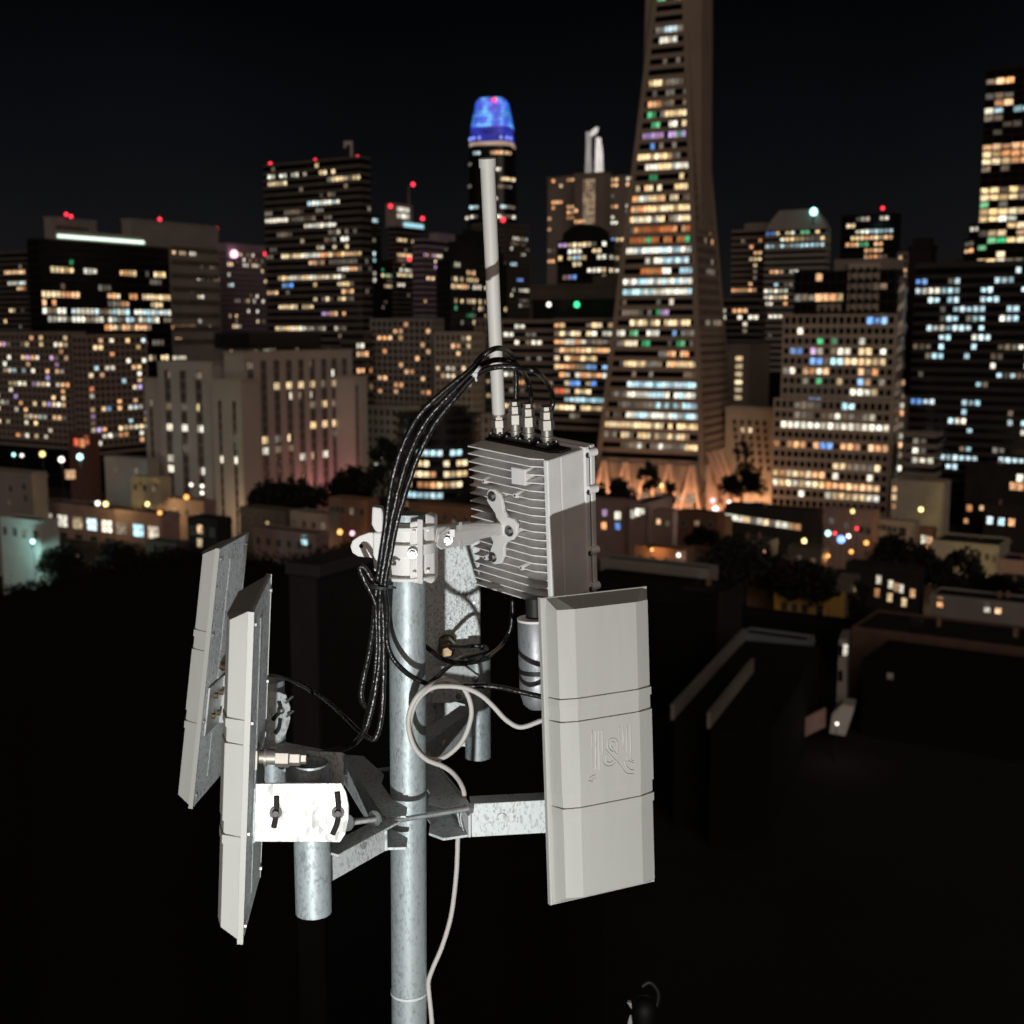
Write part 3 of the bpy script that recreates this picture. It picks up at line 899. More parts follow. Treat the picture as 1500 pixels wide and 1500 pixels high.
# corner piers that follow the slope, and the plain right-hand wall strip above mid height (the lift wing)
for (ix, iy) in ((0, 0), (1, 0), (1, 1)):
    def cr_(z):
        x0, x1, y0, y1 = pyr(z)
        X, Yy = (x0, x1)[ix], (y0, y1)[iy]
        g_, e = .62, 1.3
        sx = 1 if ix else -1
        sy = 1 if iy else -1
        return [(X + sx * g_, Yy + sy * g_, z), (X - sx * e, Yy + sy * g_, z), (X - sx * e, Yy - sy * e, z), (X + sx * g_, Yy - sy * e, z)]
    MB().loft([cr_(ZB), cr_(ZT - 20)]).build('corner_pier', F_QUARTZ, tP)


def pyr_hit(px, py, face='u'):
    """pixel -> local point on the sloped face"""
    M = Matrix.Rotation(-PYAW, 3, 'Z')
    o = M @ (Vector((0, 0, CAMZ)) - Vector((base_c.x, base_c.y, 0)))
    d = M @ ray(px, py)
    x0, x1, y0, y1 = pyr(0)
    k = (WB / 2) / ZT
    if face == 'u':      # plane y = y0 + k z
        t = (y0 + k * o.z - o.y) / (d.y - k * d.z)
    else:                # plane x = x1 - k z
        t = (x1 - k * o.z - o.x) / (d.x + k * d.z)
    return o + d * t


pcells = {}


def pseg(x0, y0, x1, y1, cs, dens=.9, face='u'):
    a, b = pyr_hit(x0, y0, face), pyr_hit(x1, y1, face)
    k = math.floor(((a.z + b.z) / 2 - ZB) / FHP)
    kk = (a.x, b.x) if face == 'u' else (a.y, b.y)
    cw = 1.75
    for i in range(math.floor(min(kk) / cw), math.floor(max(kk) / cw) + 1):
        if random.random() < dens:
            pcells[(face, i, k)] = random.choice(cs)


def p7(x, y):
    return 860 + x * .25341, y * .25333


def p8(x, y):
    return 860 + x * .25341, 360 + y * .25333


for (cv, lst) in ((p7, ((470, 20, 20, 'g'), (505, 585, 15, 'o'), (420, 440, 158, 'd'), (460, 530, 150, 'c'), (530, 605, 152, 'cd'), (410, 505, 218, 'w'), (540, 590, 335, 'd'), (380, 420, 470, 'y'), (440, 545, 465, 'd'), (480, 490, 525, 'd'), (560, 570, 522, 'd'), (355, 425, 595, 'o'), (445, 480, 590, 'd'), (555, 570, 588, 'd'),
                        (375, 390, 657, 'g'), (430, 620, 645, 'y'), (475, 510, 708, 'w'), (555, 575, 704, 'y'), (590, 615, 700, 'y'), (385, 400, 717, 'g'), (335, 405, 780, 'p'), (415, 540, 776, 'p'), (545, 560, 768, 'g'), (570, 625, 768, 'p'), (370, 385, 845, 'b'), (310, 400, 900, 'y'), (420, 520, 898, 'yd'),
                        (360, 395, 965, 'w'), (425, 455, 963, 'y'), (475, 520, 962, 'yw'), (535, 580, 957, 'w'), (375, 390, 1027, 'g'), (545, 560, 1018, 'y'), (290, 360, 1085, 'yo'), (415, 430, 1085, 'y'), (525, 635, 1075, 'yw'), (230, 270, 1143, 'o'), (285, 380, 1140, 'wy'), (420, 440, 1140, 'o'), (490, 505, 1140, 'y'),
                        (275, 340, 1210, 'o'), (355, 445, 1205, 'y'), (475, 515, 1202, 'y'), (540, 590, 1200, 'y'), (260, 640, 1260, 'yw'), (260, 380, 1330, 'e'), (390, 500, 1328, 'e'), (515, 635, 1322, 'eo'), (245, 380, 1388, 'e'), (390, 490, 1385, 'e'), (515, 635, 1380, 'e'), (355, 365, 1385, 'g'), (575, 590, 1378, 'g'), (245, 365, 1450, 'cw'), (390, 500, 1446, 'c'), (515, 640, 1443, 'c'))),
                  (p8, ((230, 640, 28, 'cw'), (345, 430, 92, 'wd'), (450, 565, 88, 'c'), (330, 440, 150, 'e'), (450, 495, 145, 'w'), (550, 620, 143, 'c'), (215, 270, 210, 'w'), (280, 360, 208, 'c'), (370, 640, 207, 'wc'), (210, 300, 272, 'c'), (310, 410, 268, 'cw'), (430, 480, 270, 'w'), (510, 625, 268, 'cw'), (460, 480, 330, 'w'),
                        (250, 310, 390, 'd'), (390, 415, 383, 'g'), (435, 470, 385, 'p'), (235, 345, 455, 'y'), (370, 470, 455, 'y'), (475, 650, 453, 'y'), (165, 230, 510, 'w'), (255, 275, 503, 'g'), (360, 395, 512, 'w'), (495, 525, 511, 'b'), (565, 645, 510, 'd'), (170, 240, 570, 'd'), (240, 305, 568, 'yw'), (320, 365, 568, 'g'), (525, 545, 560, 'g'),
                        (420, 440, 632, 'd'), (475, 580, 631, 'o'), (220, 330, 690, 'y'), (350, 430, 692, 'd'), (470, 580, 690, 'yo'), (600, 630, 692, 'y'), (265, 320, 745, 'd'), (590, 630, 748, 'd'), (210, 560, 810, 'c'), (580, 620, 812, 'c'), (120, 240, 865, 'd'), (245, 640, 872, 'cw'), (170, 380, 930, 'd'), (370, 560, 933, 'cd'), (590, 625, 935, 'c'),
                        (170, 200, 982, 'd'), (210, 310, 985, 'cw'), (325, 560, 990, 'cw'), (580, 635, 995, 'c'), (90, 140, 1040, 'y'), (165, 480, 1043, 'y'), (530, 655, 1055, 'y'), (90, 370, 1103, 'yd'), (390, 580, 1110, 'yd'), (195, 300, 1165, 'wd'), (315, 540, 1172, 'wd'), (580, 665, 1182, 'y')))):
    for x0, x1, y, cs in lst:
        pseg(*cv(x0, y), *cv(x1, y), cs, .93)
for k in range(4, 40):
    for i in range(-28, 1):
        if random.random() < .09:
            pcells.setdefault(('u', i, k), 'd')
for (x, y, c) in ((660, 1080, 'w'), (740, 1110, 'd'), (670, 1205, 'w'), (690, 1270, 'd'), (735, 1290, 'd'), (710, 1335, 'o'), (750, 1345, 'd'), (680, 1385, 'd'), (720, 1400, 'o')):
    pseg(*p7(x, y), *p7(x, y), c, 1, 'v')
for (x0, x1, y, c) in ((685, 790, 455, 'd'), (700, 720, 100, 'd'), (690, 740, 150, 'd')):
    pseg(*p8(x0, y), *p8(x1, y), c, .7, 'v')
lean = math.atan((WB / 2) / ZT)
npc = 0
for (face, i, k), c in pcells.items():
    if k < 0 or k >= NFP:
        continue
    z = ZB + k * FHP + 1.75 + 1.1
    x0, x1, y0, y1 = pyr(z)
    s0 = (i + .5) * 1.75
    npc += 1
    if npc > 560:
        break
    if face == 'u':
        if not (x0 + 1 < s0 < x1 - 1):
            continue
        inst('window', ('pyr', c), lambda: (MB().box(-.72, .72, -.14, .08, -1.0, 1.0), WM[c]), tP, (s0, y0, z), (-lean, 0, 0))
    else:
        if not (y0 + 1 < s0 < y1 - 1):
            continue
        inst('window', ('pyr', c), lambda: (MB().box(-.72, .72, -.14, .08, -1.0, 1.0), WM[c]), tP, (x1 + .22, s0, z), (0, -lean, R(90)))
# right wing: the plain lift shaft that rides up the right-hand face
m = MB()
for za, zb_ in ((ZB + 6, 230),):
    def wing(z):
        x0, x1, y0, y1 = pyr(z)
        out = min(9.0, max(.6, (z - 104) * .088))
        a, b = y0 + (y1 - y0) * .16, y0 + (y1 - y0) * .86
        if z > 110:
            a, b = (y0 + y1) / 2 - 6.8, (y0 + y1) / 2 + 6.8
        return [(x1 - 1, a, z), (x1 + out, a, z), (x1 + out, b, z), (x1 - 1, b, z)]
    m.loft([wing(108), wing(112), wing(zb_)])
m.build('lift_wing', F_QUARTZ, tP)
m = MB()
def lwing(z):
    x0, x1, y0, y1 = pyr(z)
    out = min(6.0, max(.4, (z - 140) * .07))
    return [(x0 - out, (y0 + y1) / 2 - 5.5, z), (x0 + 1, (y0 + y1) / 2 - 5.5, z), (x0 + 1, (y0 + y1) / 2 + 5.5, z), (x0 - out, (y0 + y1) / 2 + 5.5, z)]
m.loft([lwing(z) for z in (140, 160, 200, 236)])
m.build('stair_wing', F_QUARTZ, tP)
# slatted lower right face (sun-blades) and lit tetrahedron struts at the foot
for k in range(2, 17):
    z = ZB + k * FHP * .78
    x0, x1, y0, y1 = pyr(z)
    MB().box(x1 + .45, x1 + 1.1, y0 + 1.2, y1 - 1.2, z, z + 1.9).build('blade', F_QUARTZ, tP)
for i in range(6):
    x0, x1, y0, y1 = pyr(ZB + 4)
    a = y0 + (y1 - y0) * (i + .5) / 6
    q = [(x1 + .6, a - 1.1, ZB + 5), (x1 + 2.6, a - 1.1, ZB + 5), (x1 + 2.6, a + 1.1, ZB + 5), (x1 + .6, a + 1.1, ZB + 5)]
    p_ = [(x1 + 8.2, a + 1.6, 3), (x1 + 10.6, a + 1.6, 3), (x1 + 10.6, a + 3.6, 3), (x1 + 8.2, a + 3.6, 3)]
    MB().loft([p_, q]).build('buttress', stone('buttress_quartz_lit', (.66, .50, .40), .8, .12, .2), tP)  # quartz lightened here too, the uplit brightness sits in its colour
STRUT = stone('strut_quartz_lit', (.66, .50, .40), .8, .12, .2)  # brighter copy of the quartz; uplit look of the struts put into the colour
x0, x1, y0, y1 = pyr(0)
nst = 5
for face in ('u', 'v'):
    L = WB
    for i in range(nst if face == 'u' else 6):
        nn = nst if face == 'u' else 6
        a = (i + .5) / nn * L
        for sgn in (-1, 1):
            top = a + sgn * .35
            bot = a + sgn * (L / nn) * .46
            if face == 'u':
                p0, p1 = (x0 + top, y0 + .6, ZB + .2), (x0 + bot, y0 - 1.6, .2)
            else:
                p0, p1 = (x1 - .6, y0 + top, ZB + .2), (x1 + 1.6, y0 + bot, .2)
            MB().cyl(p0, p1, .85 if face == 'u' else 1.25, .7 if face == 'u' else 1.0, n=8).build('strut', STRUT, tP)
MB().box(x0 + 1, x1 - 1, y0 + 1, y1 - 1, 8.5, ZB - .05).build('soffit', F_QUARTZ, tP)
MB().box(x0 + 7, x1 - 7, y0 + 7, y1 - 7, .1, 8.4).build('lobby', F_BROWN, tP)
for i in range(9):
    inst('window', 'lobby', lambda: (MB().box(-1.6, 1.6, -.3, .1, -1.6, 1.6), WM['y' if i % 3 else 'd']), tP, (x0 + 10 + i * 3.6, y0 + 7, 5.5))

# --- 24..26 right of the pyramid
tower('office_tower', 'dim beige tower just right of the pyramid with specks of warm light', 'tower', 1121, 800, 1071, 1131, 338, 3.8, 3, 3, fac=F_BROWN, style='band', band=.5, roofbox=[(.1, .7, .2, .8, 4)],
      segu=rows((1086, 353, 1088, 353, 'd'), (1101, 363, 1103, 363, 'o'), (1113, 350, 1116, 350, 'o'), (1109, 370, 1110, 370, 'o'), (1100, 381, 1110, 381, 'y'), (1107, 388, 1109, 388, 'y'), (1107, 400, 1109, 400, 'd'), (1098, 412, 1100, 412, 'o'), (1076, 425, 1104, 423, 'o', .9)), rndu=(.05, 'd', 1))
tower('office_block', 'small dark block with a cluster of white lamps right of the pyramid', 'office', 1110, 690, 1055, 1120, 440, 3.6, 3, 3, fac=F_DARK, style='band',
      segu=rows((1060, 453, 1064, 453, 'w'), (1074, 456, 1088, 456, 'o', .9), (1060, 463, 1064, 463, 'w'), (1065, 467, 1080, 467, 'w', .8), (1102, 468, 1106, 468, 'w'), (1090, 476, 1094, 476, 'w'), (1090, 484, 1094, 484, 'd'), (1074, 499, 1078, 499, 'g')), rndu=(.06, 'd', 1))
tower('office_block', 'brown block with a single column of yellow windows', 'office', 1098, 560, 1058, 1128, 508, 3.45, 3, 3, fac=F_BROWN, style='plain',
      segu=[(1081, 524 + k * 11.6, 1086, 524 + k * 11.6, 'y', 1) for k in range(6)] + rows((1064, 550, 1067, 550, 'o'), (1064, 540, 1067, 540, 'd')), wfrac=.95)
b25 = tower('office_tower', 'grey tower with chamfered crown, white roof lamp and teal floor', 'tower', 1206, 760, 1119, 1212, 334, 3.8, 3, 3, fac=F_GREY, style='band', band=.5, cap=.5,
            segu=rows((1126, 343, 1131, 343, 'b'), (1138, 341, 1160, 340, 'yw', .8), (1172, 340, 1198, 339, 'yg', .9), (1146, 349, 1174, 348, 'wy'), (1178, 348, 1202, 347, 'yd'), (1126, 362, 1160, 361, 'cd'), (1160, 361, 1206, 360, 'c', 1), (1132, 396, 1164, 395, 'w', .85), (1132, 403, 1144, 402, 'o'), (1134, 414, 1158, 413, 'cd', .8),
                      (1122, 426, 1154, 425, 'w', .95), (1122, 438, 1138, 437, 'w'), (1138, 437, 1154, 437, 'y'), (1121, 450, 1132, 449, 'w'), (1146, 448, 1152, 448, 'o'), (1130, 461, 1152, 460, 'w', .9), (1124, 495, 1130, 495, 'd'), (1136, 540, 1141, 540, 'w'), (1119, 563, 1141, 562, 'w', 1), (1141, 576, 1146, 576, 'o')), rndu=(.04, 'd', 1.4))
MB().loft([[(-b25.su, 0, b25.h), (0, 0, b25.h), (0, b25.sv, b25.h), (-b25.su, b25.sv, b25.h)], [(-b25.su * .93, .5, b25.h + 5), (-b25.su * .06, .5, b25.h + 5), (-b25.su * .06, b25.sv * .9, b25.h + 5), (-b25.su * .93, b25.sv * .9, b25.h + 5)],
           [(-b25.su * .78, 1, b25.h + 11.5), (-b25.su * .2, 1, b25.h + 11.5), (-b25.su * .2, b25.sv * .8, b25.h + 11.5), (-b25.su * .78, b25.sv * .8, b25.h + 11.5)]]).build('crown', F_GREY, b25.o)
beacon(b25.o, 1192, 310, 760, LAMP['c'], 5.5, 'roof_lamp')
tower('office_tower', 'dark tower with a red roof lamp and a bright cool band near its top', 'tower', 1306, 800, 1230, 1316, 314, 3.9, 3, 3, fac=F_BLACK, style='band', beacons=((1293, 305),),
      segu=rows((1254, 322, 1262, 322, 'd'), (1264, 321, 1270, 321, 'w'), (1294, 320, 1298, 320, 'w'), (1240, 335, 1248, 335, 'y'), (1258, 341, 1275, 340, 'w'), (1274, 339, 1306, 338, 'c', 1), (1250, 348, 1306, 346, 'yo', .95), (1248, 355, 1256, 355, 'y'), (1242, 362, 1248, 362, 'o'), (1260, 361, 1270, 361, 'g'), (1282, 360, 1290, 360, 'o'), (1268, 366, 1290, 366, 'o', .95), (1270, 373, 1288, 373, 'o', .95), (1290, 379, 1304, 379, 'd', .7)), rndu=(.05, 'dy', 1.2))

# --- 27 stepped tower
t27b = Block(1312, 452, 1160, 1320, 396)
t27 = thing('office_tower', 'stepped stone tower with brightly lit lower floors right of the pyramid', 'tower', (t27b.c.x, t27b.c.y, 0), YAW)
bpy.context.view_layer.update()


def r4(x, y):
    return 1040 + x * .2, 540 + y * .2


def r1(x, y):
    return 1040 + x * .2, 280 + y * .2


sg27 = []
for f, lst in ((r4, ((440, 830, 780, 'oy'), (850, 1240, 835, 'oo'), (460, 830, 860, 'yw'), (850, 1235, 905, 'yw'), (900, 1240, 755, 'yd'), (500, 600, 568, 'ow'), (600, 840, 582, 'o'), (850, 890, 590, 'b'), (960, 1040, 595, 'o'), (1100, 1265, 605, 'o'), (550, 900, 425, 'w'), (900, 1280, 450, 'w'), (700, 760, 352, 'd'), (830, 940, 355, 'wd'), (980, 1160, 358, 'd'),
                     (660, 800, 272, 'd'), (1000, 1040, 280, 'c'), (770, 810, 205, 'b'), (1030, 1220, 203, 'yw'), (780, 810, 115, 'g'), (930, 960, 125, 'y'), (1090, 1110, 128, 'b'), (1150, 1170, 130, 'o'), (680, 700, 125, 'd'), (540, 690, 40, 'wd'), (690, 830, 35, 'wo'), (1110, 1220, 43, 'od'))),
               (r1, ((730, 830, 1258, 'bc'), (840, 870, 1260, 'd'), (880, 980, 1268, 'c'), (990, 1090, 1268, 'yo'), (1140, 1240, 1270, 'y'), (610, 650, 1172, 'b'), (650, 680, 1165, 'w'), (750, 780, 1178, 'p'), (800, 820, 1170, 'w'), (890, 1020, 1178, 'wd'), (1100, 1140, 1185, 'y'), (1260, 1290, 1172, 'w'), (795, 825, 1085, 'g'), (890, 910, 1083, 'g'),
                     (1180, 1210, 942, 'b'), (1240, 1280, 940, 'b'), (730, 900, 810, 'o'), (1195, 1290, 730, 'd'), (790, 815, 612, 'o'), (610, 720, 800, 'd')))):
    for x0, x1, y, cs in lst:
        sg27.append((*f(x0, y), *f(x1, y), cs, .95))
for (xc, Y, xl, xr, yt, lo, fa, pi, hi) in ((1308, 452, 1162, 1319, 396, 0, F_BLACK, .16, 0), (1309.5, 449, 1147, 1320, 462, 0, F_BEIGE, .42, 0), (1308, 447, 1137, 1318, 590, 0, F_BEIGE, .42, 0)):
    sub = [s for s in sg27 if (yt - 2 < s[1] < {396: 463, 462: 592, 590: 760}[yt])]
    tower('', '', '', xc, Y, xl, xr, yt, 3.62, 2.55, 2.6, fac=fa, style='grid', pier=pi * .62, band=.4 if fa is F_BEIGE else .25, proud=.3, parent=t27, pname='tier', segu=sub, wfrac=.84, cap=.5, hfrac=.66, rndu=(.05, 'ddyw', 1.3))
# upper stone frame panels on the dark tier
for (xa, xb, ya, yb) in ((1242, 1279, 386, 520), (1196, 1224, 445, 520)):
    bb = Block(1308, 451.3, 1162, 1319, 396)
    a0, z1 = bb.onface('u', xa, ya)
    a1, z0 = bb.onface('u', xb, yb)
    z0 = max(z0, 30)
    o = MB().box(a0, a1, -.1, 6, z0, z1).build('stone_frame', GLASS_BLACK, t27)
    n = max(2, round((a1 - a0) / 2.75))
    for i in range(n + 1):
        x = a0 + (a1 - a0) * i / n
        MB().box(x - .5, x + .5, -.75, 0, z0, z1 - .4).build('pier', F_BEIGE, o)
    k = 0
    while z1 - k * 3.62 > z0:
        MB().box(a0 - .5, a1 + .5, -.7, 0, z1 - k * 3.62 - 1.5, z1 - k * 3.62).build('spandrel', F_BEIGE, o)
        k += 1
MB().box(-24, -4, 2, 18, t27b.h, t27b.h + 4.5).build('penthouse', F_BROWN, t27)
# rippled glass corner bay
CORN = stone('corner_glass', (.25, .22, .19), .25, .4, .25, metal=.5)
m = MB()
prev = None
rr = []
for k in range(40):
    z = 6 + k * (t27b.h - 8) / 39
    w = .9 * math.sin(k * 1.9) * .5 + .25 * math.sin(k * 5.1)
    rr.append([(.4, -1.2 + w * .3, z), (2.0 + w, .0, z), (2.4 + w, 2.2, z), (.4, 4.2, z)])
m.loft(rr).build('corner_bay', CORN, t27)
for k in range(9):
    inst('window', ('bay', k % 3), lambda: (MB().box(0, .5, -.9, .9, -.9, .9), WM[('w', 'd', 'o')[k % 3]]), t27, (2.6, 1.0, 22 + k * 3.7 + random.uniform(-1, 1)))

# --- 28..31
tower('office_tower', 'black narrow tower between the stepped tower and the teal-lit block', 'tower', 1334, 520, 1327, 1364, 364, 4, 3, 3, fac=F_BLACK, style='plain', roofbox=[(.1, .9, .2, .8, 3)])
tower('office_block', 'brown pier-like block under the black narrow tower', 'office', 1345, 470, 1318, 1352, 585, 4, 3, 3, fac=F_BROWN, style='plain')
tower('office_tower', 'small brown tower with warm windows peeking left of the black narrow tower', 'tower', 1330, 760, 1312, 1334, 372, 3.8, 2.8, 3, fac=F_BROWN, style='grid', rndu=(.2, 'yo', 1.2), segu=rows((1316, 416, 1326, 416, 'y'), (1318, 423, 1328, 423, 'y'), (1324, 392, 1328, 392, 'o')))
tower('office_block', 'broad black office block with scattered teal windows at the right edge', 'office', 1575, 440, 1338, 1590, 386, 3.35, 2.25, 2.5, fac=stone('facade_soot', (.05, .044, .040), .7, .3, .1), style='band', band=.42, proud=.2, cap=1.6, zlow=10,
      rndu=(.50, 'cccccccwwwddd', 2.3), segu=rows((1340, 415, 1352, 414, 'b', 1), (1355, 428, 1372, 426, 'w', .9), (1388, 438, 1410, 436, 'c'), (1441, 438, 1462, 436, 'c'), (1400, 451, 1442, 449, 'c', 1), (1366, 475, 1390, 473, 'wc', 1), (1400, 475, 1420, 473, 'c', 1), (1370, 633, 1376, 633, 'b'), (1337, 593, 1346, 593, 'b', 1)))
tower('office_block', 'short grey block with two cool lit floors below the teal-lit block', 'office', 1376, 430, 1330, 1384, 640, 3.3, 2.4, 2.5, fac=F_BROWN, style='band', segu=rows((1336, 678, 1368, 680, 'w', 1), (1342, 664, 1354, 664, 'wd', 1), (1342, 645, 1356, 645, 'd', 1)))
s30 = []


def q2(x, y):
    return 1280 + x * .2266, 60 + y * .2267


for (x0, x1, y, cs) in ((780, 970, 172, 'c'), (750, 900, 235, 'o'), (710, 735, 245, 'd'), (750, 870, 370, 'wd'), (830, 890, 405, 'o'), (740, 970, 452, 'c'), (700, 720, 468, 'w'), (760, 800, 510, 'd'), (840, 920, 540, 'd'), (870, 970, 660, 'o'), (720, 790, 682, 'o'), (715, 970, 720, 'oy'), (710, 830, 777, 'oy'), (940, 970, 768, 'o'), (730, 840, 815, 'd'),
                        (720, 770, 945, 'y'), (790, 815, 940, 'd'), (850, 960, 938, 'yd'), (720, 900, 1025, 'y'), (920, 970, 1022, 'd'), (705, 740, 1072, 'g'), (765, 810, 1065, 'w'), (840, 860, 1070, 'd'), (690, 940, 1112, 'y'), (690, 830, 1160, 'yo'), (860, 890, 1160, 'w'), (900, 960, 1186, 'y'), (695, 800, 1243, 'yd'), (925, 950, 1243, 'o'), (820, 930, 1275, 'y'),
                        (675, 705, 1290, 'b'), (775, 800, 1283, 'g'), (675, 700, 1330, 'w'), (705, 730, 1325, 'g'), (740, 810, 1372, 'y'), (700, 770, 1415, 'yd'), (820, 840, 1410, 'g'), (770, 790, 1450, 'g'), (800, 825, 1445, 'w'), (880, 930, 1440, 'd')):
    s30.append((*q2(x0, y), *q2(x1, y), cs, .95))
tower('skyscraper', 'bronze-dark skyscraper with orange and white lit floors at the right edge', 'skyscraper', 1570, 700, 1441, 1585, 91, 3.9, 4.9, 3, fac=F_BRONZE, style='grid', pier=.12, band=.25, proud=.3, segu=s30, wfrac=.84, hfrac=.74, rndu=(.06, 'dy', 1.2))
b31 = tower('office_tower', 'stepped dark block at the foot of the bronze skyscraper', 'tower', 1436, 720, 1397, 1440, 384, 3.9, 3, 3, fac=F_BLACK, style='band', segu=rows((1402, 388, 1412, 388, 'w')))
for (xl, yt) in ((1408, 352), (1416, 330)):
    tower('', '', '', 1436, 725, xl, 1440, yt, 3.9, 3, 3, fac=F_BLACK, style='band', parent=b31.o, pname='tier', segu=rows((1404, 368, 1418, 368, 'o'), (1424, 334, 1430, 334, 'w'), (1409, 357, 1412, 357, 'd')))

# --- 11 tapering round-cornered tower with the blue crown
tS = thing('skyscraper', 'rounded tapering skyscraper with a glowing blue crown', 'skyscraper', (*W(722, 400, 1500).xy, 0), R(-10))
zc = lambda py: W(722, py, 1500).z
px2m = 1500 / FPX


def rsq(hw, z, n=6):
    out = []
    r = hw * .55
    for cx, cy, a0 in ((1, 1, 0), (-1, 1, 90), (-1, -1, 180), (1, -1, 270)):
        for k in range(n + 1):
            a = R(a0 + 90 * k / n)
            out.append((cx * (hw - r) + r * math.cos(a), cy * (hw - r) + r * math.sin(a), z))
    return out


def hwS(z):
    py = None
    pts = [(0, 34), (zc(330), 33), (zc(212), 30.5), (zc(190), 29.6), (zc(170), 26.3), (zc(152), 22.8), (zc(146), 19)]
    for (z0_, w0), (z1_, w1) in zip(pts, pts[1:]):
        if z <= z1_:
            return (w0 + (w1 - w0) * (z - z0_) / (z1_ - z0_)) * px2m * .97
    return pts[-1][1] * px2m


zz = [0, zc(330), zc(212)]
MB().loft([rsq(hwS(z), z) for z in zz]).build('body', GLASS_BLACK, tS, smooth=40)
k = 0
z = zc(470)
while z < zc(214):
    MB().loft([rsq(hwS(z) + .35, z), rsq(hwS(z + 1.4) + .35, z + 1.4)]).build('spandrel', F_BLACK, tS, smooth=40)
    z += 4.6
CROWN, n_, l_, bs = newmat('crown_screen')
t_ = n_.new('ShaderNodeTexCoord'); vz = n_.new('ShaderNodeTexNoise'); vz.inputs['Scale'].default_value = .11; vz.inputs['Detail'].default_value = 3
l_.new(t_.outputs['Object'], vz.inputs['Vector'])
rp = n_.new('ShaderNodeValToRGB')
rp.color_ramp.elements[0].position = .36; rp.color_ramp.elements[0].color = (.002, .02, .42, 1)
rp.color_ramp.elements[1].position = .62; rp.color_ramp.elements[1].color = (.10, .52, 1, 1)
e_ = rp.color_ramp.elements.new(.5); e_.color = (.004, .085, .85, 1)
l_.new(vz.outputs['Fac'], rp.inputs[0]); l_.new(rp.outputs[0], bs.inputs['Emission Color'])
bs.inputs['Emission Strength'].default_value = 1.05
CROWN.cycles.emission_sampling = 'NONE'
zs = [zc(190), zc(183), zc(176), zc(170), zc(164), zc(158), zc(152), zc(148), zc(146)]
MB().loft([rsq(hwS(z) - .5, z) for z in zs]).build('crown', CROWN, tS, smooth=40)
LOWC = emis('crown_violet', (.04, .05, .75), (.09, .09, .85), .42)
MB().loft([rsq(hwS(zc(212)) - .4, zc(212)), rsq(hwS(zc(190)) - .4, zc(190))]).build('crown_base', LOWC, tS, smooth=40)
for z in [zc(y) for y in (190, 183.5, 177, 170.5, 164, 158, 152)]:
    MB().loft([rsq(hwS(z) + .1, z - .35), rsq(hwS(z) + .1, z + .35)]).build('crown_ring', lampmat('ring_blue', (.01, .10, .8), .5), tS, smooth=40)
for k in range(28):
    a, b_, c_ = rsq(hwS(zc(212)) - .1, zc(212))[k], rsq(hwS(zc(170)), zc(170))[k], rsq(hwS(zc(147)), zc(147))[k]
    MB().tube([a, b_, c_], .32, 4, 1).build('crown_fin', F_BLACK, tS)
for k, p in enumerate(rsq(hwS(zc(205)) + .3, zc(206))):
    if k % 2 == 0 and p[1] < 0:
        inst('crown_light', 'v', lambda: (MB().lathe((0, 0, -2), (0, 0, 1), [(0, .6), (2, 2.2), (4, .6)], 6), lampmat('crown_lamp', (.22, .3, 1), 1.4)), tS, p)
SO = emis('crown_floor', (1, .62, .34), (1, .7, .5), .62)
MB().loft([rsq(hwS(zc(216)) + .5, zc(217)), rsq(hwS(zc(213)) + .5, zc(211.5))]).build('lit_floor', SO, tS, smooth=40)
ringS = lambda z: [p for p in rsq(hwS(z) + .05, z, 8)]
for (py, x0, x1, cs) in ((228, 725, 752, 'oy'), (228, 700, 707, 'c'), (252, 733, 737, 'w'), (266, 740, 756, 'y'), (277, 736, 752, 'd'), (294, 728, 732, 'w'), (306, 694, 706, 'c'), (306, 740, 745, 'c'), (306, 746, 756, 'd'), (320, 686, 706, 'wd'), (320, 730, 756, 'wd'), (275, 690, 694, 'd'), (243, 690, 694, 'd')):
    z = zc(py)
    hw = hwS(z)
    x = x0
    while x < x1:
        lx = (x + 1.5 - 722) * px2m
        c = random.choice(cs)
        r_ = hw * .55
        ax = abs(lx)
        yb = -hw if ax < hw - r_ else -(hw - r_ + math.sqrt(max(0.05, r_ * r_ - (ax - hw + r_) ** 2)))
        inst('window', ('sf', c), lambda: (MB().box(-1.2, 1.2, -.9, 1.4, -1.5, 1.5), WM[c]), tS, (lx, yb, z))
        x += 3.4
beacon(tS, 724, 146, 1478, BEACON, 2.6)
beacon(tS, 737, 322, 1468, BEACON, 3.2)

# ------------------------------------------------------------------ low buildings of the neighbourhood


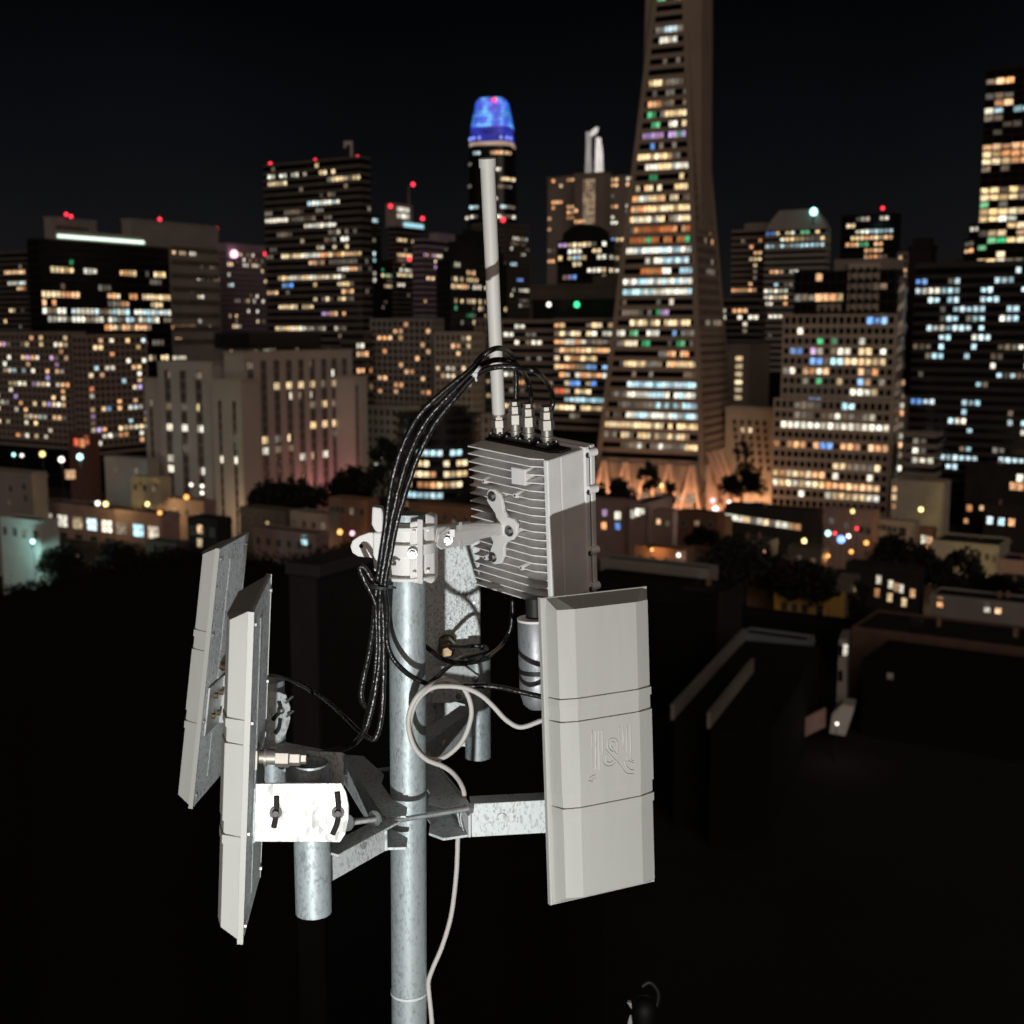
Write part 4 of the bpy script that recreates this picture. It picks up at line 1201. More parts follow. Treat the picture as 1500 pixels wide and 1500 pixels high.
def house(label, xc, Y, xl, xr, ytop, fac, wins=(), face='u', cat='house', name='house', cornice=.5, roof=None, yref=780, ww=1.5, wh=1.9, group=None, gable=False, extra=None, grid=None):
    b = Block(xc, Y, xl, xr, ytop, yref)
    b.root(name, label, cat, group)
    MB().box(-b.su, 0, 0, b.sv, 0, b.h).build('wall', fac, b.o)
    MB().box(-b.su + .3, -.3, .3, b.sv - .3, b.h + .01, b.h + .25).build('roof', F_ROOF if fac.name != 'house_black' else fac, b.o)
    p = MB()
    for q in ((-b.su, 0, 0, .28), (-b.su, 0, b.sv - .28, b.sv), (-b.su, -b.su + .28, .281, b.sv - .281), (-.28, 0, .281, b.sv - .281)):
        p.box(q[0], q[1], q[2], q[3], b.h + .012, b.h + .75)
    p.build('parapet', fac, b.o)
    if cornice:
        MB().box(-b.su - cornice * .6, cornice * .6, -cornice * .6, b.sv + cornice * .6, b.h - .55, b.h - .1).build('cornice', fac, b.o)
        MB().box(-b.su - cornice * .3, cornice * .3, -cornice * .3, b.sv + cornice * .3, b.h - .95, b.h - .56).build('frieze', fac, b.o)
    if gable:
        MB().prism([(-b.su, 0, b.h), (0, 0, b.h), (-b.su / 2, 0, b.h + b.su * .35)], (0, b.sv, 0)).build('gable_roof', fac, b.o)
    rq = random.Random(int(xc * 7 + Y))
    if b.su > 6 and b.sv > 5 and fac.name not in ('painted_roof_blue', 'house_black'):
        for k in range(rq.randint(1, 2)):
            x, y, w, h2 = -rq.uniform(.2, .8) * b.su, rq.uniform(.25, .8) * b.sv, rq.uniform(.5, .9), rq.uniform(.9, 1.9)
            m = MB().box(x - w / 2, x + w / 2, y - .35, y + .35, b.h + .251, b.h + .25 + h2)
            m.box(x - w / 2 - .08, x + w / 2 + .08, y - .43, y + .43, b.h + .251 + h2, b.h + .37 + h2)
            m.build('chimney', F_TAN, b.o)
        for k in range(rq.randint(1, 3)):
            x, y = -rq.uniform(.1, .9) * b.su, rq.uniform(.15, .85) * b.sv
            hv = rq.uniform(.5, 1.3)
            MB().cyl((x, y, b.h + .25), (x, y, b.h + .25 + hv), .09, n=8).cyl((x, y, b.h + .25 + hv), (x, y, b.h + .42 + hv), .17, .06, n=8).build('vent_pipe', METALDK, b.o)
        if rq.random() < .5:
            x, y = -rq.uniform(.25, .75) * b.su, rq.uniform(.3, .7) * b.sv
            MB().box(x - 1.3, x + 1.3, y - 1, y + 1, b.h + .251, b.h + 1.5).build('rooftop_unit', METALDK, b.o)
        # downpipe at the near corner
        MB().cyl((-.45, -.12, 1), (-.45, -.12, b.h - 1.1), .06, n=6).build('downpipe', METALDK, b.o)
    W_ = list(wins)
    if len(W_) <= 2 and fac.name != 'house_black' and b.fu > 7:
        n_ = int(b.fu / 3.2)
        for k in range(n_):
            W_.append(('U', -(k + .5) * b.fu / n_, b.h - 2.6, rq.choice('kkkkd'), .85))
    for w in W_:
        fc, px, py, c = w[:4]
        s = w[4] if len(w) > 4 else 1.0
        if fc == 'U':
            s0, z, fc = px, py, 'u'
        else:
            s0, z = b.onface(fc, px, py)
        loc = (max(-b.su + 1, min(-.9, s0)), 0, z) if fc == 'u' else (0, max(.9, min(b.sv - 1, s0)), z)
        if z > b.h - 1 or z < 1.2:
            continue
        w_, h_ = ww * s, wh * s
        rz = 0 if fc == 'u' else R(90)
        fr = inst('window', (round(w_, 2), round(h_, 2)), lambda: (MB().box(-w_ / 2 - .16, w_ / 2 + .16, -.16, 0.02, -h_ / 2 - .22, -h_ / 2).box(-w_ / 2 - .16, w_ / 2 + .16, -.16, 0.02, h_ / 2, h_ / 2 + .16)
                                                               .box(-w_ / 2 - .16, -w_ / 2, -.14, 0.02, -h_ / 2, h_ / 2).box(w_ / 2, w_ / 2 + .16, -.14, 0.02, -h_ / 2, h_ / 2)
                                                               .box(-.045, .045, -.10, .02, -h_ / 2, h_ / 2).box(-w_ / 2, w_ / 2, -.096, .02, -.05, .05), FRAME), b.o, loc, (0, 0, rz))
        inst('pane', (round(w_, 2), round(h_, 2), c), lambda: (MB().box(-w_ / 2, w_ / 2, -.05, .03, -h_ / 2, h_ / 2), WM[c] if c != 'k' else GLASS_BLACK), fr, (0, 0, 0))
    return b


def pt_lamp(p, energy, col, r=.25):
    d = bpy.data.lights.new('lamp_light', 'POINT')
    d.energy = energy
    d.color = col
    d.shadow_soft_size = r
    o = bpy.data.objects.new('lamp_light', d)
    COL.objects.link(o)
    o.location = p
    return o


COLS = {'y': (1, .72, .3), 'w': (1, .88, .74), 'c': (.5, 1, .95), 'b': (.25, .45, 1), 'g': (.2, 1, .5), 'o': (1, .45, .14), 'r': (1, .1, .08), 'p': (1, .6, .75)}


def street_lamp(label, px, py, Y, c='y', rpx=3.0, energy=0, h=None, head=True):
    p = W(px, py, Y)
    t = thing('street_lamp', label, 'lamp', (p.x, p.y, 0))
    r = rpx * Y / FPX
    MB().cyl((0, 0.35, 0), (0, 0.35, p.z), .11, .07, n=8).build('pole', METALDK, t)
    MB().box(-.07, .07, 0, .36, p.z + r * .9, p.z + r * .9 + .1).build('arm', METALDK, t)
    MB().lathe((0, 0, p.z - r), (0, 0, 1), [(0, r * .4), (r * .4, r * .9), (r, r), (r * 1.6, r * .8), (r * 1.95, r * .3)], 10).build('lamp_head', LAMP[c], t, smooth=60)
    if energy:
        L_ = pt_lamp((0, -r - .8, p.z - r * .5), energy * 2.6, COLS[c])
        L_.parent = t
    return t


def k2(x, y):
    return x * .2, 560 + y * .2


# left side
house('grey stucco house cut by the left edge above a white wall', 51, 350, -45, 54, 697, F_GREY, [('u', *k2(80, 780), 'k', .8), ('u', *k2(178, 765), 'k', .8), ('u', *k2(70, 880), 'd', .8), ('u', *k2(190, 850), 'k', .8)])
hb = house('white wall building washed in cyan light at the left edge', 60, 290, 1, 66, 768, F_WHITE, [('u', *k2(178, 1118), 'k', .6), ('u', *k2(240, 1195), 'k', .6)], cornice=0, cat='house')
street_lamp('cyan glowing lamp against the white wall at the left edge', 48, 793, 284, 'c', 3.2, 1900)
house('tan square tower house lit amber at the left', 235, 380, 195, 240, 704, F_CREAM, [('u', 206, 708, 'k', .6), ('u', 228, 712, 'k', .6)], cornice=.3)
street_lamp('amber lamp at the foot of the tan tower house', 216, 738, 372, 'y', 3.0, 1500)
house('pale low house left of the ribbed stone block', 220, 420, 158, 226, 676, F_GREY, [('u', 170, 688, 'd'), ('u', 200, 690, 'd'), ('u', 210, 692, 'd')], cornice=.3)
house('long brick workshop with a row of big lit windows at the left', 238, 340, 56, 264, 757, F_PINK,
      [('u', x, y, c, 1.75) for x, y, c in ((70, 760, 'w'), (92, 763, 'w'), (114, 766, 'y'), (135, 768, 'c'), (157, 771, 'w'), (178, 774, 'd'), (203, 777, 'c'), (225, 780, 'w'))] +
      [('u', x, y, 'k', 1.3) for x, y in ((72, 783), (94, 786), (116, 789), (138, 792), (160, 795), (182, 798), (205, 801), (227, 804))], ww=2.3, wh=1.9, cornice=.35)
street_lamp('warm white lamp on the workshop roof line', 143, 737, 345, 'w', 3.6)
street_lamp('yellow lamp beside the warm white lamp on the workshop roof line', 155, 738, 345, 'y', 3.8, 500)
street_lamp('teal street lamp with a wide glow at the far left', 117, 669, 400, 'c', 4.5, 900)
street_lamp('pale yellow street lamp left of the teal lamp', 62, 665, 430, 'y', 4.0)
street_lamp('white street lamp between the yellow and the teal lamp', 90, 673, 420, 'w', 4.2, 600)
for i, (x, w) in enumerate(((20, 'c'), (32, 'w'))):
    street_lamp(('small cyan', 'small white')[i] + ' street lamp near the left edge below the apartments', x, 666 + i, 430, w, 2.4)
house('low shop with a red-lit front below the apartment slabs', 136, 470, 107, 139, 640, F_BRICK, [('u', 112, 647, 'r', 1.6), ('u', 121, 649, 'o', 1.6), ('u', 131, 645, 'r', 1.6)], cornice=.4, cat='shop')
sgn = thing('billboard', 'small pink lit sign board on a post at the left', 'sign', (*W(103, 695, 400).xy, 0))
zs_ = W(103, 695, 400).z
MB().box(-1.5, 1.5, -.15, .15, zs_ - 1.4, zs_ + 1.4).build('board', WM['o'], sgn)
MB().cyl((0, .3, 0), (0, .3, zs_ + 1), .16, n=8).build('post', METALDK, sgn)
# middle left, under the ribbed block
house('grey gabled house below the ribbed stone block', 481, 330, 426, 486, 757, F_GREY, [('u', 432, 765, 'k', .8)], cornice=.2)
house('small pale shed with a bright doorway below the gabled house', 462, 300, 371, 470, 786, F_PINK, [('u', 430, 788, 'w', 1.0), ('u', 446, 791, 'c', 1.2)], cornice=.2)
house('orange-lit brick house left of the pole clamp', 538, 330, 482, 545, 737, F_TAN, [('u', 495, 745, 'k', .8), ('u', 520, 748, 'k', .8)], cornice=.3)
street_lamp('orange lamp in front of the orange-lit brick house', 498, 779, 318, 'o', 3.6, 1100)
street_lamp('pink lamp left of the pole clamp', 516, 781, 320, 'p', 3.2)
street_lamp('warm window lamp below the ribbed block, upper of two', 234, 751, 330, 'o', 3.0)
house('dark house with two stacked orange windows left of the far antenna', 318, 300, 276, 326, 765, F_NIGHT, [('u', 293, 775, 'o', 1.05), ('u', 293, 795, 'y', 1.05)], cornice=.2)
street_lamp('flat amber lamp below the ribbed stone block', 273, 728, 360, 'o', 3.6)
for i, (x, y) in enumerate(((280, 710), (296, 712), (296, 722))):
    street_lamp('small white lamp at the foot of the ribbed block, ' + ('leftmost', 'upper right', 'lower right')[i] + ' of three', x, y, 395, 'w', 2.6)
# foot of the pyramid and right
house('white punched-window block right of the pyramid foot', 1133, 490, 1062, 1138, 600, F_CREAM,
      [('u', 1076 + i * 11 + j * 1, 618 + j * 11 + i * .6, ('y' if (i in (1, 2) and j == 1) else 'k'), 1.0) for i in range(5) for j in range(7)], ww=1.3, wh=1.7, cornice=.5, cat='office', name='office_block', yref=640)
house('brown house with small lit windows right of the radio box', 921, 380, 862, 926, 738, F_PINK, [('u', 886, 751, 'p', 1), ('u', 905, 755, 'w', 1.25), ('u', 885, 770, 'o', 1.1), ('u', 905, 771, 'b', 1.0)], cornice=.2)
house('pale house with three tall lit windows below the pyramid', 945, 372, 921, 985, 741, F_PINK, [('u', 927, 753, 'w', .9), ('u', 934, 750, 'w', .9), ('u', 941, 747, 'w', .9)], wh=2.6, cornice=.3)
house('dark red brick house below the pyramid', 1050, 335, 992, 1056, 756, F_BRICK, [], cornice=0)
house('tan brick house with an orange-lit top below the red brick house', 1005, 300, 930, 1010, 810, F_TAN, [('u', 978, 803, 'k', .6)], cornice=.2)
street_lamp('white lamp on the tan brick house', 994, 813, 297, 'w', 3.0, 130)
street_lamp('orange lamp behind the parapet of the tan brick house', 955, 805, 303, 'o', 2.2, 260)
house('pale blue flat-roofed building behind the right panel', 975, 262, 876, 985, 868, F_BLUE, [], cornice=.25)
house('low pale parapet house left of the blue building', 1040, 270, 880, 1046, 838, F_GREY, [], cornice=.2)
house('dark house with a bright paired window below the long parapet', 1062, 235, 1000, 1090, 872, F_NIGHT, [('v', 1036, 884, 'w', 1.0), ('v', 1045, 878, 'w', 1.2)], cornice=.2)
hy = house('yellow stucco house with four dark windows', 1217, 285, 1134, 1243, 882, F_YELLOW, [('u', 1149, 888, 'k', .9), ('u', 1164, 890, 'k', .8), ('u', 1179, 892, 'k', .9), ('u', 1201, 895, 'k', 1.0)], cornice=.25, yref=890)
street_lamp('yellow lamp at the foot of the yellow stucco house', 1160, 909, 276, 'y', 2.6, 700)
shop = house('long dark shop row with a strip of glowing shopfronts', 1195, 350, 1062, 1205, 752, F_NIGHT,
             [('u', 1067 + i * 9.2, 757 + i * 1.35, c, 1.25) for i, c in enumerate('wwwydwydwwyo')], ww=1.5, wh=1.3, cornice=.2, cat='shop')
house('pale pink flats behind the blue lamps', 1279, 362, 1206, 1284, 752, F_PINK, [('u', 1218, 763, 'd', .9), ('u', 1240, 770, 'd', .9), ('u', 1262, 776, 'k', .9), ('u', 1272, 778, 'k', .9)], cornice=.4)
house('cream flats with narrow dark windows left of the cornice building', 1338, 365, 1280, 1345, 768, F_CREAM, [('u', 1287 + i * 8, 771 + i * 1.6, 'k', .75) for i in range(4)] + [('u', 1322, 779, 'k', 1.3)] + [('u', 1290 + i * 14, 790 + i * 2, 'k', .8) for i in range(3)], cornice=.5)
house('beige windowless wall with amber lights on its corner', 1380, 400, 1303, 1389, 710, F_CREAM, [('u', 1306, 716, 'o', .9), ('u', 1306, 728, 'y', .9), ('u', 1305, 741, 'o', .9)], cornice=.2)
street_lamp('yellow lamp in front of the beige windowless wall', 1349, 746, 388, 'y', 3.6, 500)
house('pale green cornice building with a row of small windows', 1464, 335, 1366, 1480, 803, F_CREAM, [('u', 1390 + i * 11.2, 799 + i * 3.3, 'k', .85) for i in range(7)], cornice=.8, ww=1.1, wh=2.0)
house('small warm-lit house between the cream flats and the cornice building', 1366, 372, 1346, 1370, 778, F_TAN, [('u', 1354, 790, 'w', 1.2), ('u', 1361, 792, 'o', 1.2)], cornice=.3)
house('dark house at the right edge with a few lit windows above the cornice building', 1530, 400, 1440, 1540, 748, F_NIGHT, [('u', 1450, 762, 'c', 1.2), ('u', 1467, 764, 'c', 1.2), ('u', 1482, 765, 'o', 1.2)], cornice=.2)
house('dark flats at the right edge with a bright top storey', 1530, 425, 1410, 1540, 690, F_NIGHT, [('u', 1494, 700, 'w', 1.3), ('u', 1484, 712, 'o', 1.3), ('u', 1495, 713, 'o', 1.3), ('u', 1420, 744, 'o', 1.1), ('u', 1438, 744, 'o', .8), ('u', 1390, 761, 'o', .8)], cornice=.2)
house('pink flats at the right edge with green-white windows', 1530, 330, 1466, 1540, 828, F_PINK, [('u', 1474, 846, 'y', .9), ('u', 1490, 850, 'w', 1.2), ('u', 1476, 810, 'k', 1)], cornice=.3)
k5 = lambda x, y: (1200 + x * .2, 660 + y * .2)
house('dark hillside house with eight orange windows', 1346, 285, 1238, 1352, 838, F_NIGHT, [('u', *k5(x, y), c, 1.0) for x, y, c in ((437, 945, 'w'), (425, 1040, 'o'), (525, 980, 'w'), (517, 1075, 'y'), (600, 1010, 'w'), (568, 1000, 'o'), (622, 1110, 'y'), (685, 1045, 'o'))], ww=1.05, wh=1.9, cornice=.2, yref=860)
house('dim grey house with orange and white windows at the right edge', 1530, 270, 1362, 1540, 892, F_GREY, [('u', *k5(x, y), c, 1.05) for x, y, c in ((885, 1110, 'o'), (1230, 1150, 'w'), (1312, 1160, 'o'), (1395, 1165, 'o'), (1475, 1140, 'o'), (1010, 1110, 'd'), (1100, 1125, 'd'))], ww=1.15, wh=2.0, cornice=.3, yref=890)
k7 = lambda x, y: (940 + x * .37333, 860 + y * .37333)
house('long brown apartment wall with four lit windows at the right edge', 1560, 215, 1246, 1580, 962, stone('brick_dusk', (.15, .09, .066), .9, .25, .4), [('u', *k7(x, y), c, s) for x, y, c, s in ((1085, 280, 'w', 1.0), (1130, 287, 'w', 1.0), (1250, 300, 'o', .9), (1285, 302, 'y', .9), (1330, 309, 'k', .9), (1400, 320, 'k', .9))], ww=1.2, wh=1.5, cornice=.3, yref=960)
def slab(name, label, cat, pts, Y, depth, mat, pname='wall'):
    """a solid whose front outline is given in pixels at its own distance and which runs back into the depth"""
    o0 = W(pts[0][0], pts[0][1], Y)
    t = thing(name, label, cat, (o0.x, o0.y, 0))
    P = [W(x, y, Y) - Vector((o0.x, o0.y, 0)) for x, y in pts]
    MB().prism(P, (depth * .35, depth, 0)).build(pname, mat, t)
    return t, o0


ta, oa = slab('house', 'slim pale house wall rising from the lit alley', 'house', [(1229, 936), (1240, 936), (1239, 1030), (1225, 1030)], 214, 7, F_GREY)
for (x, y, c) in ((1232, 953, 'k'), (1231, 990, 'k'), (1238, 952, 'w')):
    q = W(x, y, 213.9) - Vector((oa.x, oa.y, 0))
    MB().box(q.x - .38, q.x + .38, q.y - .12, q.y + .05, q.z - .95, q.z + .95).build('window', WM[c] if c != 'k' else GLASS_BLACK, ta)
slab('shed', 'white-lit lean-to shed at the bottom of the alley', 'shed', [(1219, 1046), (1233, 1032), (1252, 1035), (1247, 1052), (1238, 1078), (1215, 1074)], 205, 4, F_WHITE)
fe, of = slab('fence', 'brownish plank fence left of the white-lit lean-to', 'fence', [(1178, 1054), (1178, 1052), (1209, 1036), (1209, 1038)], 204, .2, F_PINK, 'rail')
for k in range(7):
    xa = 1179 + k * 4.4
    yt = 1051 - (xa - 1178) * .5
    a, b_ = W(xa, yt + 1, 203.9) - Vector((of.x, of.y, 0)), W(xa + 3.4, yt + 28, 203.9) - Vector((of.x, of.y, 0))
    MB().box(a.x, b_.x, a.y - .1, a.y, min(a.z, b_.z), max(a.z, b_.z)).build('plank', F_PINK, fe)
street_lamp('bright white lamp at the bottom of the alley', 1226, 1060, 199, 'w', 2.4, 34)
house('pale blue flat roof left of the alley', 1180, 235, 1084, 1188, 944, stone('roof_slate_blue', (.24, .29, .33), .7, .2, .3), [('u', 1119, 950, 'k', .5)], cornice=.2, yref=960)
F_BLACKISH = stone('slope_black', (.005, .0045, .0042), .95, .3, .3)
# long parapets of dark near roofs
for lab, (p0, y0), (p1, y1), Ya, Yb in (('long brown parapet wall of a dark roof, upper of two', (983, 1034), (1088, 922), 172, 226), ('shorter brown parapet wall of a dark roof, lower of two', (1036, 1046), (1101, 966), 165, 196)):
    a, c = W(p0, y0, Ya), W(p1, y1, Yb)
    zt = (a.z + c.z) / 2
    a, c = W(p0, y0, Ya), W(p1, y1, Yb)
    o = thing('parapet_wall', lab, 'wall', (a.x, a.y, 0))
    d = (c - a); nrm = Vector((d.y, -d.x, 0)).normalized() * .4
    aa, cc = Vector((0, 0, a.z)), Vector((c.x - a.x, c.y - a.y, c.z))
    MB().loft([[aa, aa + nrm, aa + nrm - Vector((0, 0, 2.0)), aa - Vector((0, 0, 2.0))], [cc, cc + nrm, cc + nrm - Vector((0, 0, 2.0)), cc - Vector((0, 0, 2.0))]]).build('wall', F_GREY, o)
    up = Vector((0, 0, .14))
    MB().loft([[aa - nrm * .3, aa + nrm * 1.3, aa + nrm * 1.3 + up, aa - nrm * .3 + up], [cc - nrm * .3, cc + nrm * 1.3, cc + nrm * 1.3 + up, cc - nrm * .3 + up]]).build('coping', F_GREY, o)
    nn = nrm.normalized() * (1.0 if Ya > 170 else .42)
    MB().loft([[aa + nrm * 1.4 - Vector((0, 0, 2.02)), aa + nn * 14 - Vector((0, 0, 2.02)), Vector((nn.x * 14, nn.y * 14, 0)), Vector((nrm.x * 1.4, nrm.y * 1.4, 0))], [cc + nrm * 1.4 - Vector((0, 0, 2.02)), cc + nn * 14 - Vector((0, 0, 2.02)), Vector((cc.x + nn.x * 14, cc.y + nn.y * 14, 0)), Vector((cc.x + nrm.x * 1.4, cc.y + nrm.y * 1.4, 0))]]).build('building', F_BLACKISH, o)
for lab, xc, Y, xl, xr, yt, fc, ws in (
        ('small pink gabled house right of the three tall lit windows', 985, 365, 955, 992, 752, F_PINK, [('u', 965, 764, 'o', .9), ('u', 978, 767, 'd', .9)]),
        ('small brown house just left of the shop row', 1062, 345, 1040, 1070, 762, F_TAN, [('u', 1050, 772, 'y', .9), ('u', 1058, 774, 'k', .9)]),
        ('dim grey cottage below the shop row with one orange window', 1128, 322, 1080, 1140, 797, F_DARK, [('u', 1100, 806, 'k', .9), ('u', 1118, 809, 'o', .9)]),
        ('dim cottage below the yellow street bend lamp', 1205, 318, 1155, 1214, 808, F_DARK, [('u', 1170, 818, 'd', .9), ('u', 1192, 822, 'o', .8)]),
        ('tan cottage above the yellow stucco house', 1160, 305, 1096, 1172, 828, F_TAN, [('u', 1112, 838, 'k', .9), ('u', 1135, 842, 'd', .9)]),
        ('grey flat house between the yellow house and the orange windows', 1262, 292, 1218, 1270, 846, F_DARK, [('u', 1230, 858, 'k', .9), ('u', 1250, 862, 'y', .7)]),
        ('pale low house under the cream flats', 1345, 345, 1284, 1352, 806, F_GREY, [('u', 1300, 815, 'd', .9), ('u', 1322, 819, 'y', .8)]),
        ('brown house in front of the cornice building', 1430, 300, 1384, 1440, 860, F_TAN, [('u', 1398, 870, 'k', .9), ('u', 1416, 873, 'o', .8)]),
        ('dim house at the right edge below the pink flats', 1510, 290, 1452, 1530, 868, F_DARK, [('u', 1468, 880, 'y', .8), ('u', 1490, 884, 'k', .9)]),
        ('small brick house beside the tan brick house', 1052, 312, 1012, 1060, 806, F_BRICK, [('u', 1024, 816, 'k', .9), ('u', 1040, 819, 'd', .8)]),
        ('dark cottage in front of the workshop, leftmost of three', 128, 318, 78, 138, 803, F_DARK, [('u', 96, 812, 'k', .9), ('u', 114, 815, 'd', .8)]),
        ('brown cottage in front of the workshop, middle of three', 196, 312, 142, 206, 806, F_TAN, [('u', 160, 815, 'd', .8), ('u', 182, 819, 'k', .9)]),
        ('dark cottage in front of the workshop, rightmost of three', 258, 308, 212, 268, 800, F_DARK, [('u', 228, 810, 'k', .9), ('u', 246, 814, 'o', .6)]),
        ('brown house behind the cable bundle below the round tower', 690, 345, 600, 700, 748, F_TAN, [('u', 640, 760, 'k', .9), ('u', 665, 764, 'd', .8)]),
        ('grey terrace below the left end of the ribbed block', 300, 372, 240, 308, 738, F_PINK, [('u', 256, 748, 'o', .8), ('u', 274, 751, 'k', .9), ('u', 290, 754, 'd', .9)]),
        ('dim brown house between the gabled house and the ribbed block', 420, 352, 352, 428, 752, F_DARK, [('u', 368, 762, 'k', .9), ('u', 392, 767, 'y', .7)])):
    house(lab, xc, Y, xl, xr, yt, fc, ws, cornice=.25, ww=1.2, wh=1.6)
# scattered street lights; some are unseen lamps added to brighten house fronts
for lab, x, y, Y, c, r, e in (('added pale lamp behind the rounded tree, brightening the cornice building', 1398, 846, 314, 'y', 2.2, 1500), ('warm lamp between the cream flats and the cornice building', 1356, 800, 352, 'o', 2.6, 700), ('added pale lamp brightening the front of the cream flats', 1306, 806, 350, 'w', 2.2, 700), ('added blue-white lamp brightening the pale blue flat-roofed building', 936, 884, 256, 'c', 1.6, 160), ('added warm lamp brightening the brick workshop front', 182, 806, 332, 'o', 2.0, 260), ('yellow-green lamp among the trees right of the pyramid foot', 1099, 712, 420, 'y', 4.2, 700), ('small blue lamp above the shop row', 1097, 738, 380, 'b', 2.6, 0), ('white lamp cluster left of the shop row', 1048, 746, 370, 'w', 5.0, 500), ('second white lamp left of the shop row', 1068, 736, 372, 'w', 3.2, 0),
                              ('orange lamp on the dark slope below the shop row', 1130, 804, 330, 'o', 2.8, 0), ('yellow lamp at a bend of the dark street', 1178, 792, 335, 'y', 3.6, 500), ('teal lamp left of the big blue lamp', 1213, 781, 335, 'c', 4.0, 0), ('red traffic lamp beside the teal lamp', 1223, 781, 335, 'r', 2.4, 0),
                              ('big blue lamp in the street below the pink flats', 1232, 790, 333, 'b', 5.6, 0), ('white lamp right of the big blue lamp', 1243, 785, 334, 'w', 3.0, 350), ('red lamp in front of the pink flats', 1255, 774, 345, 'r', 2.6, 0), ('orange lamp right of the big blue lamp', 1269, 795, 340, 'o', 3.4, 0),
                              ('low orange lamp below the big blue lamp', 1247, 808, 325, 'o', 3.0, 0), ('warm lamp in the dark below the big blue lamp', 1213, 814, 322, 'o', 2.6, 120), ('cream lamp on the pink flats roof', 1249, 749, 360, 'y', 3.0, 0), ('white lamp near the pyramid struts', 968, 711, 440, 'y', 3.2, 0), ('pink lamp below the pyramid slats', 1044, 733, 400, 'p', 3.4, 0)):
    street_lamp(lab, x, y, Y, c, r, e)
# warm uplights under the pyramid's struts
for i in range(6):
    q = MB().lathe((0, 0, 0), (0, 0, 1), [(0, .35), (.5, .4), (.6, .2)], 8)
    t = tag(q.build('ground_uplight', METALDK), ('uplight at the pyramid foot, ' + ('nearest the lit corner on the left face', 'second from the lit corner on the left face', 'third from the lit corner on the left face', 'farthest left along the pyramid', 'first under the ribbed right face', 'last under the ribbed right face')[i]), 'lamp', 'uplights along the pyramid foot')
    f = i / 5
    lp = Vector((-WB * f, -5.5, 0)) if i < 4 else Vector((13.5, WB * (-.05 + .4 * (i - 4)), 0))
    if i < 4:
        lp.x = -WB * (i + .5) / 4
    wp = Matrix.Rotation(PYAW, 3, 'Z') @ lp + Vector((base_c.x, base_c.y, 0))
    t.location = (wp.x, wp.y, .02)
    L_ = pt_lamp((0, 0, 3.0), 7200 if i < 4 else 6500, (1, .48, .25), .4)
    L_.parent = t
# coloured and white lights washing the ribbed block
for lab, lx, ly, z, e, c in (('pink floodlight at the foot of the ribbed block', 13, 34, 13, 4200, (1, .30, .33)), ('amber floodlight at the near corner of the ribbed block', 4, -12, 9, 3000, (1, .66, .38)), ('pale floodlight at the far end of the ribbed block', 13, 74, 14, 2600, (.95, 1, .7))):
    q = tag(MB().lathe((0, 0, 0), (0, 0, 1), [(0, .4), (.6, .45), (.8, .25)], 8).build('floodlight', METALDK), lab, 'lamp')
    wp = Matrix.Rotation(YAW, 3, 'Z') @ Vector((lx, ly, 0)) + t22.location
    q.location = (wp.x, wp.y, .02)
    L_ = pt_lamp((0, 0, z), e, c, .5)
    L_.parent = q


# ------------------------------------------------------------------ trees
def tree(label, px, ytop, ybot, Y, wpx, seed, n=1500, group=None, conic=0.0):
    rnd = random.Random(seed)
    top, bot = W(px, ytop, Y), W(px, ybot, Y)
    hw = wpx / 2 * Y / FPX
    ch = max(2.0, top.z - bot.z)
    t = thing('tree', label, 'tree', (top.x, top.y, 0), rnd.random() * 6)
    zb = bot.z
    m = MB()
    m.cyl((0, 0, 0), (0, 0, zb + ch * .4), .4, .2, n=8)
    limbs = []
    for k in range(6):
        a = k * 1.05 + rnd.random()
        e = (math.cos(a) * hw * .6, math.sin(a) * hw * .6, zb + ch * rnd.uniform(.35, .75))
        m.cyl((0, 0, max(.5, zb + ch * .05)), e, .16, .05, n=5)
    m.build('trunk', TRUNK, t)
    clumps = []
    for k in range(26):
        a = rnd.random() * 6.283
        hh = rnd.random()
        rr_ = (1 - conic * hh) * math.sqrt(max(.05, 1 - (2 * hh - .8) ** 2 * .7)) * rnd.uniform(.35, .95)
        clumps.append((math.cos(a) * hw * rr_, math.sin(a) * hw * rr_, zb + ch * (.06 + .88 * hh), hw * rnd.uniform(.22, .4)))
    m = MB()
    for k in range(n):
        cx, cy, cz, cr2 = rnd.choice(clumps)
        d = Vector((rnd.gauss(0, 1), rnd.gauss(0, 1), rnd.gauss(0, .8))).normalized() * cr2 * rnd.uniform(.55, 1.08)
        c = Vector((cx, cy, cz)) + d
        q = Vector((rnd.gauss(0, 1), rnd.gauss(0, 1), rnd.gauss(0, 1))).normalized()
        w = q.orthogonal().normalized()
        s = hw * .062 * rnd.uniform(.6, 1.7)
        m.add([c + q * s, c + w * s * .6, c - q * s, c - w * s * .6], [(0, 1, 2, 3)])
    m.build('crown', LEAF, t)
    return t


